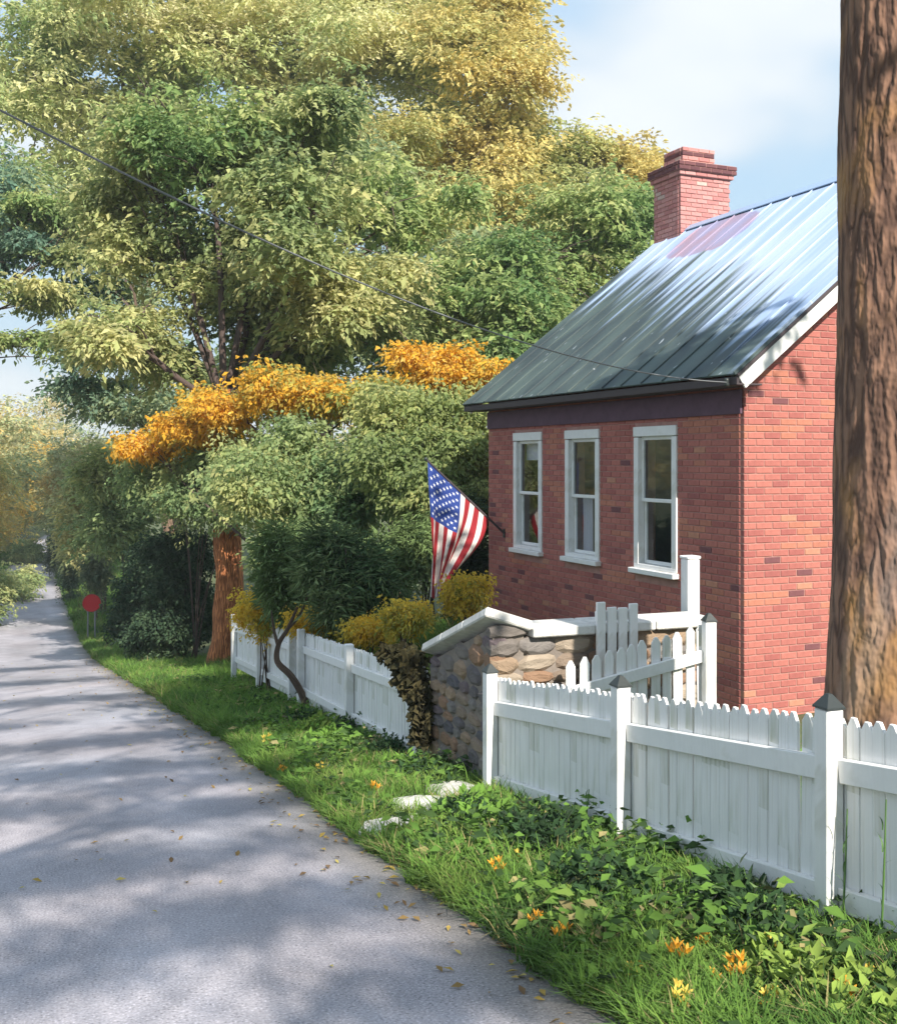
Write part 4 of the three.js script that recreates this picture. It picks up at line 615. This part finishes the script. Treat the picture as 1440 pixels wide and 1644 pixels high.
  const addIvy = (px, py, d, rx, ry, n) => { for (let i = 0; i < n; i++) { const a = rnd() * 6.283, q = Math.sqrt(rnd()), p = at(px + Math.cos(a) * rx * q, py + Math.sin(a) * ry * q, d); p.x = 3.60 + (rnd() - 0.5) * 0.09; const Z = p.x; const k = rnd(); pts.push({ p, s: 0.55 + rnd() * 0.5, c: mix3([0.035, 0.034, 0.017], [0.10, 0.085, 0.04], k * k) }); } };
  addIvy(640, 1058, 11.0, 48, 13, 90); addIvy(668, 1090, 10.8, 26, 34, 130); addIvy(676, 1150, 10.6, 15, 45, 110); addIvy(605, 1052, 11.5, 22, 7, 30); addIvy(640, 1085, 11.0, 30, 14, 60);
  scatter('foliage', pts, leafCluster(9, 0.09, 0.085, 0.075, 9, 0.2), M.ivy, iv, O);
  const vs = [[[690, 1190], [680, 1120], [660, 1060], [600, 1050]], [[684, 1195], [672, 1130], [640, 1075]]];
  for (const v of vs) part('stem', tube(v.map(([x, y]) => { const p = at(x, y, 10.9); p.x = 3.64; return p.sub(O); }), [0.022, 0.016, 0.008], 7, 0.4, 3), M.bark, iv);
}
{ // twisted bare stem with a dark stump in the gap of the fence
  const d = 15.6, b = ground(at(490, 1105, d)), o = thing('twisted_stem', 'bent brown shrub stem leaning over the far fence', 'shrub', b.toArray());
  const q = (x, y, dd = 0) => at(x, y, d - 0.35 + dd).sub(b);
  part('trunk', tube([q(497, 1172), q(490, 1128), q(468, 1086), q(445, 1062), q(447, 1035), q(462, 1010), q(478, 975)], [0.075, 0.055, 0.045, 0.04, 0.036, 0.03, 0.018], 9, 0.5, 4), M.bark, o);
  part('branch', tube([q(447, 1038), q(440, 1010), q(436, 980)], [0.028, 0.02, 0.01], 7), M.bark, o); part('branch', tube([q(462, 1010), q(480, 990), q(500, 940)], [0.026, 0.02, 0.01], 7), M.bark, o);
}

// ---------------------------------------------------------------- verge: grass, leaves, flowers, slabs
{
  const rnd = rng(201);
  const blade = (() => { const P = [], idx = [], r = rng(7); for (let i = 0; i < 11; i++) { const a = r() * 6.283, bend = 0.10 + r() * 0.18, h = 0.16 + r() * 0.16, w = 0.006 + r() * 0.006, ox = (r() - 0.5) * 0.09, oz = (r() - 0.5) * 0.09, b = P.length / 3; for (let k = 0; k <= 3; k++) { const t = k / 3, ww = w * (1 - t * 0.95), off = bend * t * t; const cx = ox + Math.cos(a) * off, cz = oz + Math.sin(a) * off; P.push(cx - Math.sin(a) * ww, h * t * (1 - 0.25 * t), cz + Math.cos(a) * ww, cx + Math.sin(a) * ww, h * t * (1 - 0.25 * t), cz - Math.cos(a) * ww); if (k < 3) { const q = b + k * 2; idx.push(q, q + 1, q + 2, q + 1, q + 3, q + 2); } } } const g = new THREE.BufferGeometry(); g.setAttribute('position', new THREE.Float32BufferAttribute(P, 3)); g.setIndex(idx); g.computeVertexNormals(); return g; })();
  const G = [[0.05, 0.10, 0.028], [0.10, 0.20, 0.038], [0.15, 0.27, 0.05], [0.22, 0.30, 0.07]];
  const gcol = (X, Z) => { const f = Math.min(0.99, Math.max(0, 0.5 + 1.3 * fbm(X * 1.1 + 5, Z * 0.9, 2, 3) + (rnd() - 0.5) * 0.3)) * 3, i = Math.floor(f), j = 0.8 + rnd() * 0.4; if (rnd() < 0.07) return [0.34 * j, 0.29 * j, 0.13 * j]; return mix3(G[i], G[i + 1], f - i).map(x => x * j); };
  const pts = [];
  const SL = [[2.6, 7.55, 0.36, 0.27], [2.95, 8.12, 0.28, 0.27], [3.36, 8.52, 0.25, 0.27]], bare = (X, Z) => SL.some(([a, b, w, d]) => ((X - a) / w) ** 2 + ((Z - b) / d) ** 2 < 1);
  const patch = (n, fx, z0, z1, pw, s0, s1) => { for (let i = 0; i < n; i++) { const Z = z0 + (z1 - z0) * Math.pow(rnd(), pw), [xa, xb] = fx(Z), X = mix(xa, xb, rnd()); if (bare(X, Z)) continue; pts.push({ p: W3(X, groundY(X, Z) - 0.01, Z), s: s0 + rnd() * (s1 - s0), c: gcol(X, Z), e: new THREE.Euler((rnd() - 0.5) * 0.3, rnd() * 6.283, (rnd() - 0.5) * 0.3) }); } };
  patch(15000, Z => [roadR(Z) - 0.03, 3.8], 1.4, 14, 1.25, 0.35, 0.95);
  patch(9000, Z => [roadR(Z) - 0.05, 4.4], 14, 46, 1.3, 0.7, 1.5);
  patch(6000, Z => [roadL(Z) - 3.5, roadL(Z) + 0.04], 1, 110, 1.2, 0.8, 1.7);
  patch(9000, Z => [3.8, 7.2], 1.5, 30, 1, 0.5, 1.2);
  patch(5000, Z => [roadR(Z) - 0.05, roadR(Z) + 6], 46, 125, 1.2, 1.3, 2.6);
  const o = scatter('grass', pts, blade, M.grass, scene, new THREE.Vector3()); o.userData = { kind: 'stuff', label: 'green grass along the lane verge and yard', category: 'grass' };
  const lp = [];
  for (let i = 0; i < 5200; i++) { const Z = 1.6 + 30 * Math.pow(rnd(), 1.5), X = mix(roadR(Z) + 0.1, 3.72, rnd()); const n = fbm(X * 1.3 + 9, Z * 0.9, 6, 2); if (n < -0.02 || bare(X, Z)) continue; const hh = 0.02 + rnd() * (0.10 + 0.22 * Math.max(0, n + 0.1) * sm(2.4, 3.4, X) * 1.8); const c = gcol(X + 3, Z); lp.push({ p: W3(X, groundY(X, Z) + hh, Z), s: 0.6 + rnd() * 0.75, c: mix3(c, rnd() < 0.25 ? [0.03, 0.06, 0.025] : c, 0.8), e: new THREE.Euler((rnd() - 0.5) * 0.7, rnd() * 6.283, (rnd() - 0.5) * 0.7) }); }
  const l = scatter('ground_cover', lp, CL.ground, M.grass, scene, new THREE.Vector3()); l.userData = { kind: 'stuff', label: 'broad-leaved ground cover on the verge below the fence', category: 'ground cover' };

  const clump = []; const cp = rng(333);
  for (let k = 0; k < 46; k++) { const Z = 2.6 + 14 * Math.pow(cp(), 1.4), X = mix(roadR(Z) + 0.35, 3.58, Math.pow(cp(), 0.55)); if (bare(X, Z)) continue; const dark = cp() < 0.45, R0 = 0.16 + cp() * 0.24, hh = 0.10 + cp() * 0.16, n = Math.round(30 + R0 * 160), cc = dark ? [0.035, 0.075, 0.03] : cp() < 0.5 ? [0.15, 0.28, 0.05] : [0.24, 0.34, 0.07];
    for (let q = 0; q < n; q++) { const a = cp() * 6.283, r = R0 * Math.sqrt(cp()), x = X + Math.cos(a) * r, z = Z + Math.sin(a) * r * 1.3; if (x > 3.66) continue; const j = 0.75 + cp() * 0.5; clump.push({ p: W3(x, groundY(x, z) + hh * (1 - (r / R0) ** 2) * (0.3 + 0.7 * cp()) + 0.03, z), s: 0.35 + cp() * 0.45, c: cc.map(v => v * j) }); } }
  lp.length = 0;
  const cm2 = scatter('leafy_clumps', clump, leafCluster(12, 0.12, 0.11, 0.055, 16, 0.8), M.grass, scene, new THREE.Vector3()); cm2.userData = { kind: 'stuff', label: 'clumps of dark and bright leaves along the verge', category: 'undergrowth' };
  const lit = [], lr = rng(444); for (let k = 0; k < 900; k++) { const Z = 3 + 34 * Math.pow(lr(), 1.3), R1 = roadR(Z), L1 = roadL(Z), X = lr() < 0.7 ? R1 - 0.5 * Math.pow(lr(), 2) : mix(L1, R1, lr()); const c = [[0.42, 0.30, 0.08], [0.30, 0.20, 0.08], [0.45, 0.38, 0.12], [0.20, 0.13, 0.07]][Math.floor(lr() * 4)]; const t = (X - L1) / (R1 - L1); lit.push({ p: W3(X, roadY(Z) + 0.012 + 0.12 * t * (1 - t) + 0.012, Z), s: 0.5 + lr() * 0.7, c, e: new THREE.Euler((lr() - 0.5) * 0.7, lr() * 6.28, (lr() - 0.5) * 0.7) }); }
  const leaf1 = (() => { const g = new THREE.BufferGeometry(); g.setAttribute('position', new THREE.Float32BufferAttribute([-0.03, 0, 0, 0.0, 0.006, -0.016, 0, 0.006, 0.016, 0.035, -0.002, 0], 3)); g.setIndex([0, 3, 1, 0, 2, 3]); g.computeVertexNormals(); return g; })();
  const fl2 = scatter('fallen_leaves', lit, leaf1, M.grass, scene, new THREE.Vector3()); fl2.userData = { kind: 'stuff', label: 'fallen yellow and brown leaves scattered on the lane', category: 'leaves' };

  // flowering plants: one built, the rest clones with labels of their own
  const petal = (() => { const gs = []; for (let k = 0; k < 6; k++) { const g = new THREE.PlaneGeometry(0.024, 0.055, 2, 4), p = g.attributes.position; for (let i = 0; i < p.count; i++) { const t = p.getY(i) / 0.055 + 0.5; p.setXYZ(i, p.getX(i) * Math.sin(Math.PI * (0.12 + 0.83 * t)), 0.004 + t * 0.05, 0.012 + 0.030 * t * t + 0.004); } g.rotateY(k * Math.PI / 3); gs.push(g); } const g = mergeGeometries(gs); g.computeVertexNormals(); return g; })();
  const fm = new THREE.MeshPhysicalMaterial({ color: col(0.85, 0.40, 0.02), roughness: 0.7, side: THREE.DoubleSide, transmission: 0.3, thickness: 0 }), ym = fm.clone(); ym.color = col(0.85, 0.62, 0.10);
  const gm = new THREE.MeshPhysicalMaterial({ color: col(0.09, 0.20, 0.04), roughness: 0.7, side: THREE.DoubleSide, transmission: 0.2, thickness: 0 });
  const stap = (() => { const P = [], idx = []; const w = 0.011; for (let k = 0; k <= 5; k++) { const t = k / 5, ww = w * Math.sin(Math.PI * (0.25 + 0.74 * t)); P.push(0.20 * t * t, 0.30 * t * (1 - 0.45 * t), -ww, 0.20 * t * t, 0.30 * t * (1 - 0.45 * t), ww); if (k < 5) idx.push(2 * k, 2 * k + 1, 2 * k + 2, 2 * k + 1, 2 * k + 3, 2 * k + 2); } const g = new THREE.BufferGeometry(); g.setAttribute('position', new THREE.Float32BufferAttribute(P, 3)); g.setIndex(idx); g.computeVertexNormals(); return g; })();
  const spots = [[765, 1345, 'orange flowers near the pale stepping slabs, closest to the stone wall', 0], [800, 1392, 'orange flowers at the lane edge below the stone wall', 0], [862, 1475, 'orange flowers at the curve of the lane edge, a lone plant', 0], [1022, 1548, 'yellow flowers on the verge, left of the low cluster', 1], [1088, 1540, 'orange flowers in the low cluster on the near verge', 0], [1136, 1508, 'orange flowers standing highest in the near verge cluster', 0], [1143, 1562, 'orange flowers at the bottom of the near verge cluster', 0], [1188, 1562, 'deep orange flowers right of the near verge cluster', 0], [1236, 1522, 'yellow flowers below the second fence post from the right', 1], [1300, 1550, 'pale yellow flowers on the verge under the tree trunk', 1], [1395, 1560, 'yellow flowers at the right picture edge below the fence', 1], [905, 1502, 'small orange flowers at the lane edge, between the lone plant and the low cluster', 0], [960, 1420, 'orange flowers in the middle of the verge below the second fence post', 0], [830, 1370, 'yellow flowers on the upper verge right of the slabs', 1], [1180, 1470, 'small orange flowers close under the fence between the two right posts', 0], [1350, 1600, 'orange flowers at the bottom right corner of the verge', 0], [1240, 1600, 'yellow flowers at the bottom edge below the low cluster', 1], [600, 1270, 'orange flowers on the verge left of the slabs', 0], [1085, 1600, 'pale yellow flowers at the bottom edge by the lane', 1], [452, 1238, 'orange flowers on the far verge opposite the short fence', 0], [515, 1232, 'yellow flowers on the far verge below the ivy', 1], [430, 1190, 'yellow flowers on the far verge below the twisted stem', 1]];
  const toGround = (px, py) => { let d = 6; for (let k = 0; k < 40; k++) { const p = at(px, py, d), gy = groundY(p.x, -p.z) + 0.12; d += (p.y - gy) * 1.2; } return at(px, py, d); };
  const fg = 'flowering plants in the lane verge';
  const mk = (mat) => { const f = thing('flowering_plant', '', 'flower', [0, 0, 0], 0, fg); for (let k = 0; k < 7; k++) { const m = part('leaf', stap, gm, f); m.rotation.y = k * 0.9 + rnd(); m.scale.setScalar(0.55 + rnd() * 0.35); } for (const [x, z, h] of [[0.01, 0.0, 0.25], [0.05, 0.03, 0.2], [-0.05, 0.02, 0.22], [-0.01, 0.06, 0.17]]) { part('stem', tube([new THREE.Vector3(x * 0.2, 0, z * 0.2), new THREE.Vector3(x * 0.5, h * 0.6, z * 0.5), new THREE.Vector3(x, h, z)], [0.004, 0.0035, 0.003], 5), gm, f); const b = part('blossom', petal, mat, f); b.position.set(x, h, z); b.rotation.set((rnd() - 0.5) * 1.0, rnd() * 6, (rnd() - 0.5) * 1.0 + 0.3); } return f; };
  const protos = [null, null];
  spots.forEach(([x, y, lab, k]) => { const p = toGround(x, y); let f; if (!protos[k]) f = protos[k] = mk(k ? ym : fm); else { f = protos[k].clone(); f.name = numbered('flowering_plant'); scene.add(f); } f.userData = { ...f.userData, label: lab, category: 'flower', group: fg }; f.position.set(p.x, groundY(p.x, -p.z), p.z); f.rotation.y = rnd() * 6; f.scale.setScalar(0.42 + rnd() * 0.3); });

  // tall weeds against the fence
  const wg = 'tall thin weeds against the front fence';
  [[1350, 1300, 1440, 5.0, 'thin tall weed right of the third fence post'], [1412, 1285, 1480, 4.6, 'thin tall weed close to the right picture edge'], [938, 1268, 1310, 7.2, 'thin weed blade left of the second fence post'], [872, 1285, 1320, 7.8, 'small weed tuft near the stone wall end of the front fence']].forEach(([x, y0, y1, d, lab], i) => { let p = at(x, y1, d); const u = (x - 720) / FPX, k = Math.tan(Math.atan(u) + YAW), Z = 3.6 / k; const X = 3.6; const b = W3(X, groundY(X, Z), Z), o2 = thing('weed', lab, 'weed', b.toArray(), 0, wg), dd = Z * CY + X * SY, top = EYE - (y0 - 739) / FPX * dd - b.y; part('stem', tube([new THREE.Vector3(0, -0.03, 0), new THREE.Vector3(0.012, top * 0.5, 0.01), new THREE.Vector3(0.035, top, 0.0)], [0.0055, 0.005, 0.003], 6), gm, o2); for (let q = 0; q < 5; q++) { const m = part('leaf', stap, gm, o2); m.position.set(0.014, top * (0.25 + q * 0.14), 0); m.rotation.set(0, q * 2.2 + i, 0.3); m.scale.setScalar(0.35); } });

  const slabMat = std({ color: col(0.62, 0.61, 0.60), map: grainMap, bumpMap: grainBump, bumpScale: 0.012, roughness: 0.95 });
  // pale stepping slabs from the lane to the wall
  const sg = 'pale stone slabs between lane and stone wall', sl = [[2.6, 7.6, 0.66, 0.42, 'pale stone slab nearest the lane'], [2.95, 8.12, 0.52, 0.46, 'pale stone slab in the middle of the step row'], [3.36, 8.52, 0.46, 0.50, 'pale stone slab against the foot of the stone wall']];
  sl.forEach(([X, Z, w, d, lab], i) => { const sh = new THREE.Shape(), n = 9; for (let k = 0; k < n; k++) { const a = k / n * 6.283, c = Math.cos(a), s = Math.sin(a), q = 1 / Math.pow(Math.pow(Math.abs(c), 4) + Math.pow(Math.abs(s), 4), 0.25), r = q * (0.92 + rnd() * 0.16); sh[k ? 'lineTo' : 'moveTo'](c * r * w / 2, s * r * d / 2); } const g = new THREE.ExtrudeGeometry(sh, { depth: 0.07, bevelEnabled: true, bevelSize: 0.012, bevelThickness: 0.012, bevelSegments: 2 }); g.rotateX(-Math.PI / 2); const m = new THREE.Mesh(uvBox(g, 1, i * 0.3, i * 0.7), slabMat); m.name = numbered('stepping_slab'); m.userData = { label: lab, category: 'slab', group: sg }; m.position.set(X, groundY(X, Z) - 0.03, -Z); m.rotation.set(0.05, rnd() * 0.6, -0.02); add(m, scene); });
}
{ // round red sign by the far lane edge
  const p = ground(W3(2.42, 0, 44)), o = thing('road_sign', 'round red sign on two thin posts at the far lane edge', 'sign', p.toArray(), 0.1);
  const top = EYE - (968 - 739) / FPX * 41.9 - p.y;
  const dk = new THREE.CylinderGeometry(0.33, 0.33, 0.03, 40); dk.rotateX(Math.PI / 2); dk.translate(0, top, 0); part('disc', dk, std({ color: col(0.58, 0.025, 0.035), roughness: 0.5 }), o);
  const rm = new THREE.TorusGeometry(0.325, 0.018, 8, 40); rm.translate(0, top, 0.012); part('rim', rm, std({ color: col(0.45, 0.02, 0.03), roughness: 0.5 }), o);
  for (const x of [-0.13, 0.13]) { const g = new THREE.CylinderGeometry(0.028, 0.028, top + 0.55, 10); g.translate(x, (top - 0.35) / 2 + 0.1, -0.05); part('post', g, std({ color: col(0.22, 0.22, 0.25), roughness: 0.5, metalness: 0.4 }), o); }
}
{ // overhead wire from the house corner across the lane
  const a = W3(7.05, 2.44, 9.86), b = W3(-0.12, 3.36, 5.9), dir = b.clone().sub(a), end = a.clone().addScaledVector(dir, 2.6), pts = [];
  for (let i = 0; i <= 40; i++) { const t = i / 40 * 2.6, p = a.clone().addScaledVector(dir, t); p.y += -1.2 * t * (1 - t) * (t < 1 ? 1.0 : 0) + (t > 1 ? (t - 1) * 1.0 : 0); pts.push(p.sub(a)); }
  const o = thing('overhead_wire', 'dark overhead cable sagging across the lane to the house eave', 'cable', a.toArray());
  const cv = new THREE.CatmullRomCurve3(pts); part('cable', new THREE.TubeGeometry(cv, 160, 0.0062, 7), M.wire, o);
  part('insulator', (() => { const g = new THREE.LatheGeometry([[0.001, -0.05], [0.022, -0.045], [0.03, -0.02], [0.02, 0], [0.03, 0.02], [0.022, 0.045], [0.001, 0.05]].map(p => new THREE.Vector2(...p)), 12); return g; })(), M.black, o);
}
renderer.render(scene, camera);
